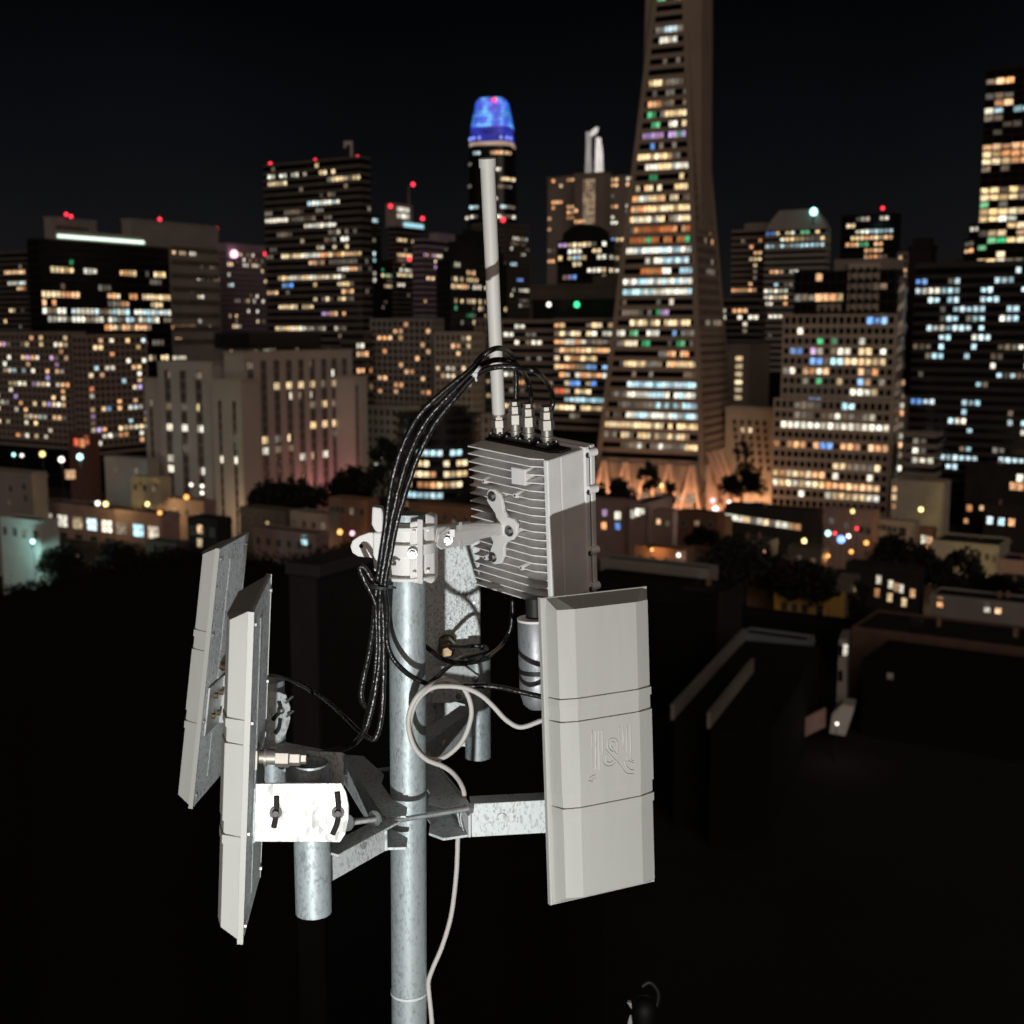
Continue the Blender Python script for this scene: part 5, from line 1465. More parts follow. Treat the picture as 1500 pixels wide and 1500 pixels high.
for i, (lab, px, yt, yb, Y, wp) in enumerate((
        ('broad dark tree right of the blue lamps', 1322, 795, 850, 305, 115), ('rounded dark tree in front of the pale green cornice building', 1408, 808, 870, 300, 88), ('dark tree at the right of the rounded tree', 1462, 848, 880, 290, 70), ('tall dark tree against the white punched-window block', 1088, 644, 705, 440, 30),
        ('dark tree in front of the pyramid struts', 952, 676, 722, 425, 34), ('second dark tree in front of the pyramid struts', 980, 704, 738, 415, 26), ('low dark tree near the pyramid foot beside the radio box', 900, 706, 740, 410, 60), ('tall black tree left of the round tower', 563, 640, 745, 370, 62), ('black tree at the right foot of the ribbed block', 512, 690, 740, 380, 90),
        ('dark hedge-like tree at the foot of the ribbed block', 420, 716, 742, 375, 110), ('dark tree below the workshop at the left', 88, 800, 840, 285, 60), ('wide dark tree below the workshop, right of the first', 168, 804, 845, 280, 84), ('dark tree left of the far antenna', 248, 812, 845, 275, 90), ('dark tree below the yellow lamp by the pyramid', 1088, 690, 725, 415, 72),
        ('dark tree in the black slope below the shop row', 1090, 790, 850, 300, 120), ('dark tree above the yellow house', 1180, 838, 875, 292, 130), ('dark tree left of the round tower base', 690, 722, 745, 380, 46), ('dark tree right of the yellow house', 1262, 850, 925, 262, 46), ('dark tree by the tan brick house', 1030, 772, 812, 320, 60))):
    tree(lab, px, yt, yb, Y, wp, 40 + i, 3600)


# near dark roofs of the slope, nearly black
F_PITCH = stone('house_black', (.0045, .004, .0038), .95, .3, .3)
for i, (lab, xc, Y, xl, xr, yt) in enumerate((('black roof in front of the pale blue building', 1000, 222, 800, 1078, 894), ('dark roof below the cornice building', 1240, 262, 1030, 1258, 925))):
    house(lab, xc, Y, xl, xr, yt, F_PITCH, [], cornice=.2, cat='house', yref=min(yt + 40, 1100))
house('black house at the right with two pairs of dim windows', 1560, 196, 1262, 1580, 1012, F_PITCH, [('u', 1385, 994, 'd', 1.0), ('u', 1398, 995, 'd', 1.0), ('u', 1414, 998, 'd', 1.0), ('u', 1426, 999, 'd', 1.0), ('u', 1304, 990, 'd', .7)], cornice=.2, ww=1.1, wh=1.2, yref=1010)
# the dark overgrown slope that hides the streets at the left
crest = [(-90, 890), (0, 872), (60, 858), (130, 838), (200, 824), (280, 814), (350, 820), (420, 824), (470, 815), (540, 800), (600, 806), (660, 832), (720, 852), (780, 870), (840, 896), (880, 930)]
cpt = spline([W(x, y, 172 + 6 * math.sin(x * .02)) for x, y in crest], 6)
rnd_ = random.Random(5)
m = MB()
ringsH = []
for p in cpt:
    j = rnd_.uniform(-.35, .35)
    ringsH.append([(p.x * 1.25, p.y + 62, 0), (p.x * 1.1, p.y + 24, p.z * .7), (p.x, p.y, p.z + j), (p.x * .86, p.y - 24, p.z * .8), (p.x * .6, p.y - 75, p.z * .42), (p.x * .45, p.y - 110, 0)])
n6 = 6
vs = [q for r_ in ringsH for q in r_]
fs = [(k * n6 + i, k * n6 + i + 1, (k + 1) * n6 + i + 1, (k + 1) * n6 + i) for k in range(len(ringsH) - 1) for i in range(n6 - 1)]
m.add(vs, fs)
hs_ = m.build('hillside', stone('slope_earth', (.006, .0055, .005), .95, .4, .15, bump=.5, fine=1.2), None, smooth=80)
hs_['kind'] = 'structure'
m = MB()
for k in range(5200):
    t_ = rnd_.random() * (len(cpt) - 1.001)
    a, b = cpt[int(t_)], cpt[int(t_) + 1]
    c = a.lerp(b, t_ % 1)
    g_ = math.sin(t_ * 2.1) + math.sin(t_ * 5.3 + 1)
    c = c + Vector((rnd_.gauss(0, .5), rnd_.gauss(0, 3), abs(rnd_.gauss(0, .30 + .22 * max(0, g_)))))
    q = Vector((rnd_.gauss(0, 1), rnd_.gauss(0, 1), rnd_.gauss(0, 1))).normalized()
    w_ = q.orthogonal().normalized()
    z_ = rnd_.uniform(.12, .32)
    m.add([c + q * z_, c + w_ * z_ * .6, c - q * z_, c - w_ * z_ * .6], [(0, 1, 2, 3)])
sc_ = m.build('scrub', stone('scrub_leaves', (.007, .008, .005), .8, .5, .8), None)
sc_['kind'] = 'stuff'

# ==================================================================== foreground: the mast and what hangs on it
RADOME = stone('radome_plastic', (.43, .437, .418),   .48, .05, 26, bump=.06, fine=900, spec=.4, streak=.12)
PAINT = stone('enclosure_paint', (.80, .81, .805), .5, .07, 22, bump=.12, fine=700, spec=.4)
PAINTD = stone('fin_paint', (.83, .83, .82), .55, .16, 60, bump=.15, fine=900, spec=.35)
CAST = stone('cast_aluminium_paint', (.77, .775, .765), .5, .06, 12, bump=.1, fine=600, spec=.4)
GALV = galv('galvanised_pipe', (.33, .385, .40), .35, .46, 90, .25, .32)
GALVP = galv('galvanised_plate', (.45, .49, .50), .15, .56, 105, .3, .5)
GALVS = galv('galvanised_sheet', (.58, .63, .68), .25, .54, 150, 1.0, .8)
GALVB = galv('bright_zinc_plate', (.40, .405, .395), .80, .56, 40, .32, .5)
ZINC = galv('zinc_bolt', (.62, .65, .66), .85, .3, 80, .05, .2)
NICKEL = stone('nickel', (.34, .32, .29), .50, .15, 60, metal=.7)
STEEL = stone('stainless', (.34, .34, .335), .42, .15, 60, metal=1.0)
BRASSD = stone('aged_brass', (.20, .15, .09), .4, .3, 90, metal=.9)
CABLE = stone('black_cable_jacket', (.010, .010, .010), .29, .2, 40, spec=.55, bump=.15, fine=160)
RUBBER = stone('black_rubber', (.016, .016, .017), .55, .2, 30)
WCABLE = stone('white_cable_jacket', (.49, .48, .46), .5, .05, 20)
FIBRE = stone('whip_fibreglass', (.74, .735, .70), .45, .04, 8, bump=.05, fine=500)
TIEW = stone('white_nylon', (.62, .66, .68), .5, .05, 30)
HOLE = stone('slot_shadow', (.02, .02, .02), .9, .1, 10)


def RM(yaw, ti, ro):
    return Matrix.Rotation(yaw, 4, 'Z') @ Matrix.Rotation(ti, 4, 'X') @ Matrix.Rotation(ro, 4, 'Y')


def pose(p):
    return Matrix.Translation(Vector((p[0], p[1], p[2] + CAMZ))) @ RM(*p[3:6])


def onplane(px, py, M, y):
    """pixel -> local point on the plane local-y = y of a pose"""
    I = M.inverted()
    o = I @ Vector((0, 0, CAMZ))
    d = I.to_3x3() @ ray(px, py)
    return o + d * ((y - o.y) / d.y)


def rel(root, *pts):
    I = root.matrix_world.inverted()
    return [I @ p for p in pts]


# ---- pole
pb0, pt0 = W(600, 1560, 1.985), W(596, 752, 2.0)
pole = thing('mast_pole', 'round galvanised mast pole standing in the middle of the picture', 'pole', pb0)
axis = (pt0 - pb0)
up_ = axis.normalized()
base = pb0 - up_ * 1.35
pole.location = base
bpy.context.view_layer.update()
PR_ = .0297
MB().cyl((0, 0, 0), pt0 - base, PR_, n=48).build('pipe', GALV, pole, smooth=40)
MB().lathe((0, 0, 0), up_, [(.0, .075), (.006, .075), (.006, .036), (.02, .034)], 32).build('base_flange', GALVP, pole, smooth=40)


def pole_at(py):
    t = 0
    best = None
    lo, hi = 0.0, 1.0
    for _ in range(40):
        m = (lo + hi) / 2
        p = base.lerp(pt0, m)
        d = p - Vector((0, 0, CAMZ))
        zc_ = d.y * math.cos(PITCH) - d.z * math.sin(PITCH)
        yy = 750 - FPX * (d.y * math.sin(PITCH) + d.z * math.cos(PITCH)) / zc_
        if yy > py:
            lo = m
        else:
            hi = m
    return base.lerp(pt0, lo)


# ---- sector antennas
PW, PH, PF, PFH, PT = .189, .475, .1555, .4435, .040
POSES = {'R': (.1319, 1.8934, -.6344, .4513, -.0635, -.0082), 'N': (-.3585, 1.7098, -.590, -1.5027, -.071, .077), 'F': (-.5342, 2.2547, -.6107, -1.637, -.1357, -.0055)}
bc = W(655, 935, 2.63)
POSES['B'] = (bc.x - .022, bc.y, bc.z - CAMZ, math.pi - .12, .0, .0)


def sector(label, key, logo=False):
    M = pose(POSES[key])
    t = thing('sector_antenna', label, 'antenna', M=M, group='sector antennas bolted round the mast')
    bpy.context.view_layer.update()
    a, h = PW / 2 - .003, PH / 2
    # back plate: folded sheet with lips and two pressed ribs
    m = MB()
    m.box(-a, a, -.003, 0, -h, h)
    for x in (.012,):
        m.loft([[(x - .008, 0, z), (x - .004, .0012, z), (x + .004, .0012, z), (x + .008, 0, z)] for z in (-h + .03, h - .03)])
    m.build('back_plate', GALVS, t)
    # radome flange and body
    MB().box(-a - .0012, a + .0012, -.0075, -.0032, -h - .001, h + .001).build('radome_flange', RADOME, t, bevel=.0012)
    rr = MB().box(-a - .0022, -a - .0002, -.007, .001, -h - .001, h + .001).box(a + .0002, a + .0022, -.007, .001, -h - .001, h + .001)
    rr.build('radome_rim', RADOME, t)
    f = PF / 2 + .0015
    prof = [(-h + .0008, 'end'), (-PFH / 2, 0)]
    frac = lambda q: PFH / 2 - q * PFH
    st = [(.715, 0), (.7149, 1), (.686, 1), (.6855, -1), (.6815, -1), (.681, 0), (.640, 0), (.6395, 1), (.386, 1), (.3855, -1), (.3815, -1), (.381, 0), (.335, 0), (.3345, 1), (.307, 1), (.3065, -1), (.3025, -1), (.302, 0)]
    prof += [(frac(q), v) for q, v in st] + [(PFH / 2, 0), (h - .0008, 'end')]
    rings = []
    for z, v in prof:
        if v == 'end':
            pts = [(-f - .006, -.0076), (-f - .005, -.0078), (-f + .012, -.008), (f - .012, -.008), (f + .005, -.0078), (f + .006, -.0076)]
        else:
            g_ = {0: 0, 1: .0016, -1: -.0016}[v]
            pts = [(-f - .007 - g_ * .6, -.0076), (-f - g_, -PT + .008 - g_), (-f + .026, -PT - g_), (f - .026, -PT - g_), (f + g_, -PT + .008 - g_), (f + .007 + g_ * .6, -.0076)]
        rings.append([(x, y, z) for x, y in pts])
    MB().loft(rings).build('radome', RADOME, t, bevel=.0009)
    for sx in (-1, 1):
        for z in (-h + .02, h - .02, 0.08, -.08):
            m = MB().cyl((sx * (a - .011), .0005, z), (sx * (a - .011), .0035, z), .0032, n=6)
            m.build('rivet', ZINC, t)
    if logo:
        yl = -PT - .0017
        k = lambda x, y: onplane(840 + x * .1133, 1030 + y * .1133, M, yl)
        emb = bpy.data.objects.new('emblem', None)
        strokes = [[(240, 350), (242, 600), (244, 830)], [(284, 355), (286, 600), (288, 850)], [(328, 350), (330, 600), (332, 860)],
                   [(372, 345), (374, 560), (376, 640), (360, 720), (380, 780), (430, 815), (490, 812), (545, 770), (600, 700)],
                   [(592, 300), (594, 400), (596, 480)], [(640, 300), (643, 450), (645, 610)], [(690, 285), (692, 500), (694, 690), (705, 745), (775, 775)], [(735, 270), (738, 500), (742, 720), (775, 745)],
                   [(395, 560), (405, 600), (470, 660), (520, 720), (590, 790), (640, 870), (700, 915), (780, 915)], [(655, 740), (680, 810), (730, 860), (780, 868)], [(440, 655), (420, 700), (430, 755), (470, 770), (515, 740)],
                   [(505, 635), (455, 590), (440, 520), (470, 465), (515, 455), (560, 490), (570, 560), (572, 640)], [(505, 590), (480, 550), (490, 510), (520, 505), (535, 540), (520, 580)], [(510, 610), (560, 670)],
                   [(200, 975), (230, 950), (280, 930)], [(190, 1010), (230, 1005), (275, 965)], [(215, 1040), (245, 1020)]]
        m = MB()
        for s_ in strokes:
            m.tube([k(x, y) for x, y in s_], .0011, 6, 4)
        m.build('emblem', RADOME, t, smooth=60)
    return t, M


antR, MR = sector('light grey sector antenna facing the viewer, with a raised line emblem, right of the pole', 'R', True)
antN, MN = sector('light grey sector antenna seen edge-on, front one of the left pair, beside the bright bracket', 'N')
antF, MF = sector('light grey sector antenna behind the left pair, farthest left, its zinc back showing', 'F')
antB, MB_ = sector('sector antenna behind the pole, only its speckled zinc back showing with cable shadows', 'B')


def connector(parent, p, axis, s=1.0, name='connector', mat=None):
    mat = mat or NICKEL
    q = Vector(axis).normalized()
    o = MB().lathe(p, q, [(0, .0062 * s), (.006 * s, .0062 * s), (.006 * s, .0088 * s), (.008 * s, .0088 * s), (.008 * s, .0072 * s), (.016 * s, .0072 * s)], 20).build(name, mat, parent, smooth=35)
    MB().lathe(Vector(p) + q * .016 * s, q, [(0, .0095 * s), (.012 * s, .0095 * s), (.013 * s, .0078 * s), (.022 * s, .0078 * s), (.023 * s, .0062 * s), (.028 * s, .006 * s)], 6 if name != 'round' else 20).build('hex_nut', mat, o, bevel=.0006)
    MB().lathe(Vector(p) + q * .028 * s, q, [(0, .0066 * s), (.003 * s, .0066 * s), (.004 * s, .0056 * s)], 16).build('grommet', RUBBER, o, smooth=35)
    return o


# ---- the four-arm mount
hub = thing('sector_mount', 'galvanised four-arm bracket clamped round the pole carrying the antennas', 'bracket', W(597, 1190, 1.97))
bpy.context.view_layer.update()
H0 = hub.location.copy()
zt = W(563, 1197, 1.891).z
hh = .056
A_ = Vector((-.200, 1.891, zt)); B_ = Vector((-.3035, 2.188, zt)); C_ = Vector((-.066, 1.946, zt)); D_ = Vector((-.165, 2.243, zt))
dirw = (B_ - A_).normalized()
nrmw = Vector((dirw.y, -dirw.x, 0))
dz = Vector((0, 0, -hh))
th = .0045


def plate(pts, vec, name, mat, parent, bevel=.0008):
    return MB().prism([Vector(p) - H0 for p in pts], vec, None).build(name, mat, parent, bevel=bevel)


for nm, P, Q, sg_ in (('L', A_, B_, 1), ('R', C_, D_, -1)):
    web = plate([P, Q, Q + dz, P + dz], nrmw * th * sg_, 'channel_web', GALVP, hub)
    inn = nrmw * sg_
    L_ = (Q - P).length
    # flanges with V mouths that grip the pole
    for zz, zt_ in ((0.0, -th), (-hh + th, -th)):
        e = .040 if nm == 'L' else .058
        o0 = P + inn * th + Vector((0, 0, zz))
        pts = [o0 + inn * 0 + dirw * .002, o0 + inn * e * .72 + dirw * (-.006 if nm == 'L' else .001), o0 + inn * e + dirw * .030, o0 + inn * (e - .014) + dirw * .072, o0 + inn * (e - .014) + dirw * .150, o0 + inn * e + dirw * .19, o0 + inn * e * .7 + dirw * (L_ - .02), o0 + dirw * (L_ - .004)]
        plate(pts, (0, 0, zt_), 'flange', GALVP, hub)
    if nm == 'R':
        for q0 in (.02, .034):
            o = P + inn * (th + .001) + dirw * q0
            MB().tube([Vector(p) - H0 for p in (o + dz * .15, o + dirw * .008 + dz * .55 + inn * .004, o + dirw * -.004 + dz * .92 + inn * .002)], .0012, 6, 4).build('crease', GALVP, hub)


def threaded(p0, p1, r=.0043, parent=None, heads=True, org=None):
    p0, p1 = Vector(p0) - org, Vector(p1) - org
    L = (p1 - p0).length
    n = int(L / .0017)
    a = (p1 - p0) / L
    prof = []
    for k in range(n):
        prof += [(k * L / n, r * .86), ((k + .5) * L / n, r)]
    prof.append((L, r * .86))
    o = MB().lathe(p0, a, prof, 14).build('threaded_rod', ZINC, parent)
    if heads:
        for q in (.0, L - .006):
            MB().cyl(p0 + a * q, p0 + a * (q + .0065), r * 1.95, n=6).build('nut', ZINC, o, bevel=.0005)
            MB().cyl(p0 + a * (q - .0016), p0 + a * q, r * 2.4, n=20).build('washer', ZINC, o)
    return o


threaded(W(566, 1204, 1.888), W(691, 1184, 1.940), .0045, hub, True, H0)
threaded(B_ - nrmw * .01 - dirw * .03 + dz * .5, D_ + nrmw * .012 - dirw * .03 + dz * .5, .0045, hub, True, H0)
threaded(W(509, 1205, 1.80), W(552, 1199, 1.862), .0052, hub, True, H0)
MB().lathe(W(503, 1146, 1.95) - H0, (-1, -.35, 0), [(0, .007), (.004, .007), (.004, .010), (.006, .010), (.006, .0075), (.016, .0075)], 6).build('bolt', ZINC, hub, bevel=.0005)

# stubs and arms
STUBS = {}


def stub(key, px, Y, ytop, ybot, r=.0262):
    top, bot = W(px, ytop, Y), W(px, ybot, Y)
    top.x = bot.x = (top.x + bot.x) / 2
    o = MB()
    n = 36
    rg = lambda z, rr: [(math.cos(2 * math.pi * i / n) * rr + bot.x - H0.x, math.sin(2 * math.pi * i / n) * rr + Y - H0.y, z - H0.z) for i in range(n)]
    o.loft([rg(top.z - .05, r - .0032), rg(top.z, r - .0032), rg(top.z, r), rg(bot.z, r), rg(bot.z, r - .0032), rg(bot.z + .05, r - .0032)], caps=False)
    o = o.build('stub_pipe', GALV, hub, smooth=50)
    STUBS[key] = (Vector((bot.x, Y, 0)), top.z, bot.z)
    return o


stub('N', 457, 1.745, 1117, 1336)
stub('R', 836, 1.975, 1000, 1290)
stub('B', 700, 2.50, 965, 1109)
stub('F', 398, 2.265, 996, 1160)


def arm(P, key, side=1, z=None, hgt=.056, off=0.0):
    s = STUBS[key][0].copy()
    P = P.copy()
    z = P.z if z is None else z
    d = Vector((s.x - P.x, s.y - P.y, 0))
    L = d.length - .022
    d.normalize()
    nn = Vector((d.y, -d.x, 0)) * side
    p0 = P + nn * off
    p1 = p0 + d * L
    o = plate([p0, p1, p1 + Vector((0, 0, -hgt)), p0 + Vector((0, 0, -hgt))], nn * .0055, 'arm', GALVP, hub)
    plate([p0, p1, p1 + nn * -.03, p0 + nn * -.03], (0, 0, -.004), 'arm_flange', GALVP, hub)
    for q in (.35,):
        c = p0 + d * L * q + Vector((0, 0, -hgt * .45))
        MB().cyl(c - H0, c + nn * .0085 - H0, .0085, .0078, n=20).build('weld_boss', GALVP, o, smooth=40)
    return o


arm(A_, 'N', 1, A_.z - .001)
arm(C_ + Vector((.0, .006, 0)), 'R', 1, C_.z - .002)
arm(D_, 'B', 1, D_.z + .002)
arm(B_, 'F', 1, B_.z + .002)


# ---- tilt brackets that tie each antenna to its stub (parts of the antennas)
def slot_poly(c, u, w, L, r, bend=0.0):
    pts = []
    for k in range(9):
        a = math.pi * k / 8
        pts.append(c + w * (L / 2 + r * math.sin(a)) + u * (r * math.cos(a) + bend))
    for k in range(9):
        a = math.pi + math.pi * k / 8
        pts.append(c + w * (-L / 2 + r * math.sin(a)) + u * (r * math.cos(a) + bend))
    return pts


def tiltbracket(ant, M, poly_px, Y0, Y1, mat, slots, bolts=(), thick=.004, lean=0.0, bm=None):
    """plate drawn by its outline; slots are dark recessed inlays with a bolt in them"""
    I = M.inverted()
    mid = sum(p[0] for p in poly_px) / len(poly_px)
    xs = [p[0] for p in poly_px]
    ym = sum(p[1] for p in poly_px) / len(poly_px)
    yv = lambda px, py: Y0 + (Y1 - Y0) * (px - min(xs)) / (max(xs) - min(xs)) + lean * (ym - py) / FPX * Y0
    P3 = [I @ W(x, y, yv(x, y)) for x, y in poly_px]
    nv = (P3[1] - P3[0]).cross(P3[2] - P3[0]).normalized()
    cam_l = I @ Vector((0, 0, CAMZ))
    if nv.dot(cam_l - P3[0]) < 0:
        nv = -nv
    o = MB().prism(P3, -nv * thick).build('tilt_bracket', mat, ant, bevel=.0008)
    for (pts) in slots:
        q = [I @ W(x, y, yv(x, y)) + nv * .0004 for x, y in pts]
        MB().tube(q, .0040, 8, 6).build('slot', HOLE, o, smooth=60)
    for (x, y, r) in bolts:
        c = I @ W(x, y, yv(x, y))
        b_ = MB().cyl(c, c + nv * .0022, r * 1.7, n=20).build('washer', bm or STEEL, o, smooth=40)
        MB().cyl(c + nv * .0022, c + nv * .0075, r, n=6).build('bolt', bm or STEEL, o, bevel=.0005)
    return o, nv


brN, nvN = tiltbracket(antN, MN, [(374, 1148), (500, 1147), (507, 1160), (511, 1180), (511, 1200), (506, 1222), (498, 1234), (372, 1233)], 1.677, 1.693, GALVB,
                       [[(405, 1166), (405, 1190), (401, 1212)], [(494, 1160), (496, 1185), (494, 1205), (487, 1222)]], [(404, 1190, .0052), (495, 1190, .0052)], .0045, .046, METALDK)
tiltbracket(antN, MN, [(418, 1099), (500, 1103), (503, 1106), (503, 1150), (490, 1160), (418, 1160)], 1.80, 1.79, GALVP, [], [(413, 1120, .004)])
# web folded against the panel's back
I_ = MN.inverted()
w0, w1 = I_ @ W(373, 1150, 1.70), I_ @ W(373, 1232, 1.70)
MB().box(w0.x - .012, w0.x + .012, .0005, .0045, w1.z, w0.z).build('bracket_foot', GALVP, antN, bevel=.0006)
tiltbracket(antF, MF, [(383, 1012), (408, 1014), (418, 1018), (424, 1036), (424, 1055), (418, 1075), (411, 1085), (383, 1084)], 2.24, 2.22, GALVP,
            [[(409, 1027), (411, 1040), (400, 1054)], [(411, 1052), (409, 1065), (404, 1074)]], [(412, 1040, .0045)])
MB().tube([MF.inverted() @ W(x, y, 2.21) for x, y in ((418, 1030), (429, 1020))], .0022, 8, 1).build('bolt', STEEL, antF)
MB().tube([MF.inverted() @ W(x, y, 2.21) for x, y in ((420, 1050), (430, 1041))], .0022, 8, 1).build('bolt', STEEL, antF)
IF_ = MF.inverted()
c_ = onplane(318, 1032, MF, .006)
MB().box(c_.x - .038, c_.x + .05, .0005, .004, c_.z - .045, c_.z + .045).build('bracket_foot', GALVB, antF, bevel=.0006)
for sx, szz in ((-.02, .018), (.016, .022), (-.016, -.02), (.018, -.016)):
    MB().cyl((c_.x + sx, .004, c_.z + szz), (c_.x + sx, .0105, c_.z + szz), .0055, n=6).build('bolt', BRASSD, antF, bevel=.0005)
MB().box(c_.x - .038, c_.x - .034, .004, .05, c_.z - .045, c_.z + .045).build('bracket_web', GALVP, antF)
connector(antF, onplane(322, 975, MF, .0005), (.2, 1, .0), 1.0, mat=BRASSD)
tiltbracket(antB, MB_, [(612, 985), (640, 976), (680, 976), (700, 990), (703, 1005), (690, 1022), (660, 1030), (612, 1030)], 2.50, 2.46, GALVP, [], [(697, 995, .004), (672, 1020, .0035)])
c_ = onplane(660, 960, MB_, .002)
connector(antB, onplane(655, 938, MB_, .0005), (-.15, 1, -.05), 2.1, mat=BRASSD)
connector(antN, onplane(378, 1108, MN, .0005), (.0, 1, .02), 1.55)
MB().box(*(lambda c: (c.x - .014, c.x + .014, .0005, .003, c.z - .014, c.z + .014))(onplane(376, 1108, MN, .0005))).build('connector_flange', NICKEL, antN)
# right antenna: bracket behind the panel
MB().box(-.04, .04, .0005, .005, -.05, .05).build('bracket_foot', GALVP, antR, bevel=.0006)
MB().box(-.04, -.036, .005, .07, -.045, .045).build('tilt_bracket', GALVP, antR, bevel=.0006)
MB().box(.036, .04, .005, .07, -.045, .045).build('tilt_bracket', GALVP, antR, bevel=.0006)
# ---- radio enclosure
BX = (-.0050, 2.1947, -.3389, -.7665, .1469, .0841)
BW, BH, BT = .1888, .2660, .1223
MX = pose(BX)
box = thing('radio_enclosure', 'light grey finned radio box with cable glands, carried on an arm right of the pole', 'radio', M=MX)
bpy.context.view_layer.update()
hx, hz = BW / 2, BH / 2
m = MB()
m.box(-hx, hx, .034, BT - .026, -hz, hz)
m.build('housing', PAINT, box, bevel=.004, seg=3)
MB().box(hx - .0105, hx, .002, .036, -hz, hz).build('side_rim', PAINT, box, bevel=.0025, seg=3)
NF = 19
fm = None
for i in range(NF):
    z = -hz + .0012 + i * (BH - .0024) / (NF - 1)
    def mk():
        pl = [(-hx, .0, 0), (hx - .040, .0, 0), (hx - .0105, .012, 0), (hx - .0105, .036, 0), (-hx, .036, 0)]
        a = [(x, y, -.0010 - .0012 * (y > .02)) for x, y, _ in pl]
        b = [(x, y, .0010 + .0012 * (y > .02)) for x, y, _ in pl]
        n = len(pl)
        return MB().add(a + b, [tuple(range(n))[::-1], tuple(range(n, 2 * n))] + [(k, (k + 1) % n, n + (k + 1) % n, n + k) for k in range(n)]), PAINTD
    inst('fin', 0, mk, box, (0, 0, max(-hz + .0024, min(hz - .0024, z))))
MB().box(-hx - .002, hx + .003, BT - .026, BT - .015, -hz - .003, hz + .003).build('lid_gasket_rim', PAINT, box, bevel=.0018)
MB().box(-hx - .0012, hx + .0022, BT - .0149, BT - .0131, -hz - .002, hz + .002).build('gasket', RUBBER, box)
MB().box(-hx - .003, hx + .004, BT - .013, BT, -hz - .004, hz + .004).build('lid', PAINT, box, bevel=.003, seg=3)
for z in (hz - .008, hz - .075, -hz + .078, -hz + .01):
    MB().cyl((hx + .004, BT - .02, z), (hx + .0085, BT - .004, z), .0072, n=16).build('lid_lug', PAINT, box, smooth=40)
    MB().cyl((hx + .003, BT - .021, z - .004), (hx + .0062, BT - .021, z - .004), .0048, n=6).build('lid_screw', METALDK, box)
# top pad and the four sockets
MB().prism([(-hx + .004, .040, hz), (hx - .030, .040, hz), (hx - .012, .050, hz), (hx - .012, .078, hz), (-hx + .004, .078, hz)], (0, 0, .0045)).build('top_pad', METALDK, box, bevel=.001)
TOPS = []
for (px, py) in ((728, 638), (755, 645), (779, 649), (813, 652)):
    # intersect with the local plane z = top
    I = MX.inverted()
    o = I @ Vector((0, 0, CAMZ)); d = I.to_3x3() @ ray(px, py)
    tt = (hz + .010 - o.z) / d.z
    p = o + d * tt
    p.y = min(max(p.y, .05), .07)
    p.x = min(max(p.x, -hx + .018), hx - .022)
    TOPS.append(p)
xs_ = [-hx + .024, -hx + .064, -hx + .096, -hx + .139]
for i, x in enumerate(xs_):
    p = Vector((x, .058, hz + .0045))
    TOPS[i] = p
    fl = MB().box(p.x - .0155, p.x + .0155, p.y - .0155, p.y + .0155, p.z, p.z + .006).build('socket_base', RUBBER, box, bevel=.0025)
    MB().box(p.x - .0145, p.x + .0145, p.y - .0145, p.y + .0145, p.z + .006, p.z + .0082).build('socket_plate', STEEL, fl, bevel=.0012)
    for sx in (-1, 1):
        for sy in (-1, 1):
            MB().cyl((p.x + sx * .0112, p.y + sy * .0112, p.z + .0082), (p.x + sx * .0112, p.y + sy * .0112, p.z + .0108), .0026, n=12).build('screw', STEEL, fl)
    if i:
        connector(box, p + Vector((0, 0, .0082)), (0, 0, 1), 1.45)
    else:
        MB().lathe(p + Vector((0, 0, .0082)), (0, 0, 1), [(0, .011), (.012, .011), (.012, .0145), (.026, .0145), (.026, .012), (.036, .012)], 6).build('connector', NICKEL, box, bevel=.0006)
# label pad, cast bosses
pc_ = [onplane(x, y, MX, -.0008) for x, y in ((748, 684), (769, 688), (770, 712), (749, 709))]
MB().prism(pc_, (0, .034, 0)).build('label_pad', PAINT, box, bevel=.0016)
for (x, y) in ((754, 726), (763, 832), (710, 817), (708, 705)):
    c = onplane(x, y, MX, -.001)
    MB().lathe(c, (0, 1, 0), [(0, .0042), (.004, .0056), (.034, .0075)], 10).build('boss', PAINT, box, smooth=40)
    MB().cyl(c + Vector((0, -.0006, 0)), c + Vector((0, .0004, 0)), .0020, n=10).build('boss_hole', HOLE, box)
# three-lobed mounting plate
ol = [(713, 722), (716, 716), (724, 717), (731, 723), (735, 734), (737, 748), (742, 757), (751, 760), (757, 768), (757, 782), (751, 791), (742, 794), (738, 801), (738, 815), (733, 826), (724, 827), (717, 821), (716, 812), (719, 803), (722, 794), (718, 786), (722, 775), (727, 764), (725, 752), (718, 742), (713, 734)]
MB().prism([onplane(x, y, MX, -.013) for x, y in ol], (0, .007, 0)).build('mount_plate', CAST, box, bevel=.0016, seg=3)
for (x, y, r) in ((721, 727, .0062), (746, 778, .0066), (722, 816, .0062)):
    c = onplane(x, y, MX, -.0135)
    MB().cyl(c + Vector((0, -.001, 0)), c, r * 1.5, n=20).build('washer', STEEL, box, smooth=40)
    MB().cyl(c + Vector((0, -.0065, 0)), c + Vector((0, -.001, 0)), r, n=6).build('bolt', STEEL, box, bevel=.0007)
    MB().cyl(c + Vector((0, .007, 0)), c + Vector((0, .036, 0)), .0085, n=12).build('standoff', CAST, box)
# gland under the box
pg = Vector((onplane(748, 880, MX, .045).x, .052, -hz))
MB().lathe(pg, (0, 0, -1), [(0, .0085), (.004, .0085), (.004, .0108), (.013, .0108), (.013, .0082), (.019, .0072), (.021, .005)], 6).build('gland', NICKEL, box, bevel=.0006)
MB().lathe(Vector((hx - .03, .06, -hz)), (0, 0, -1), [(0, .014), (.008, .014), (.008, .017), (.016, .017)], 16).build('foot_fitting', CAST, box, smooth=40)
GL = MX @ (pg + Vector((0, 0, -.02)))

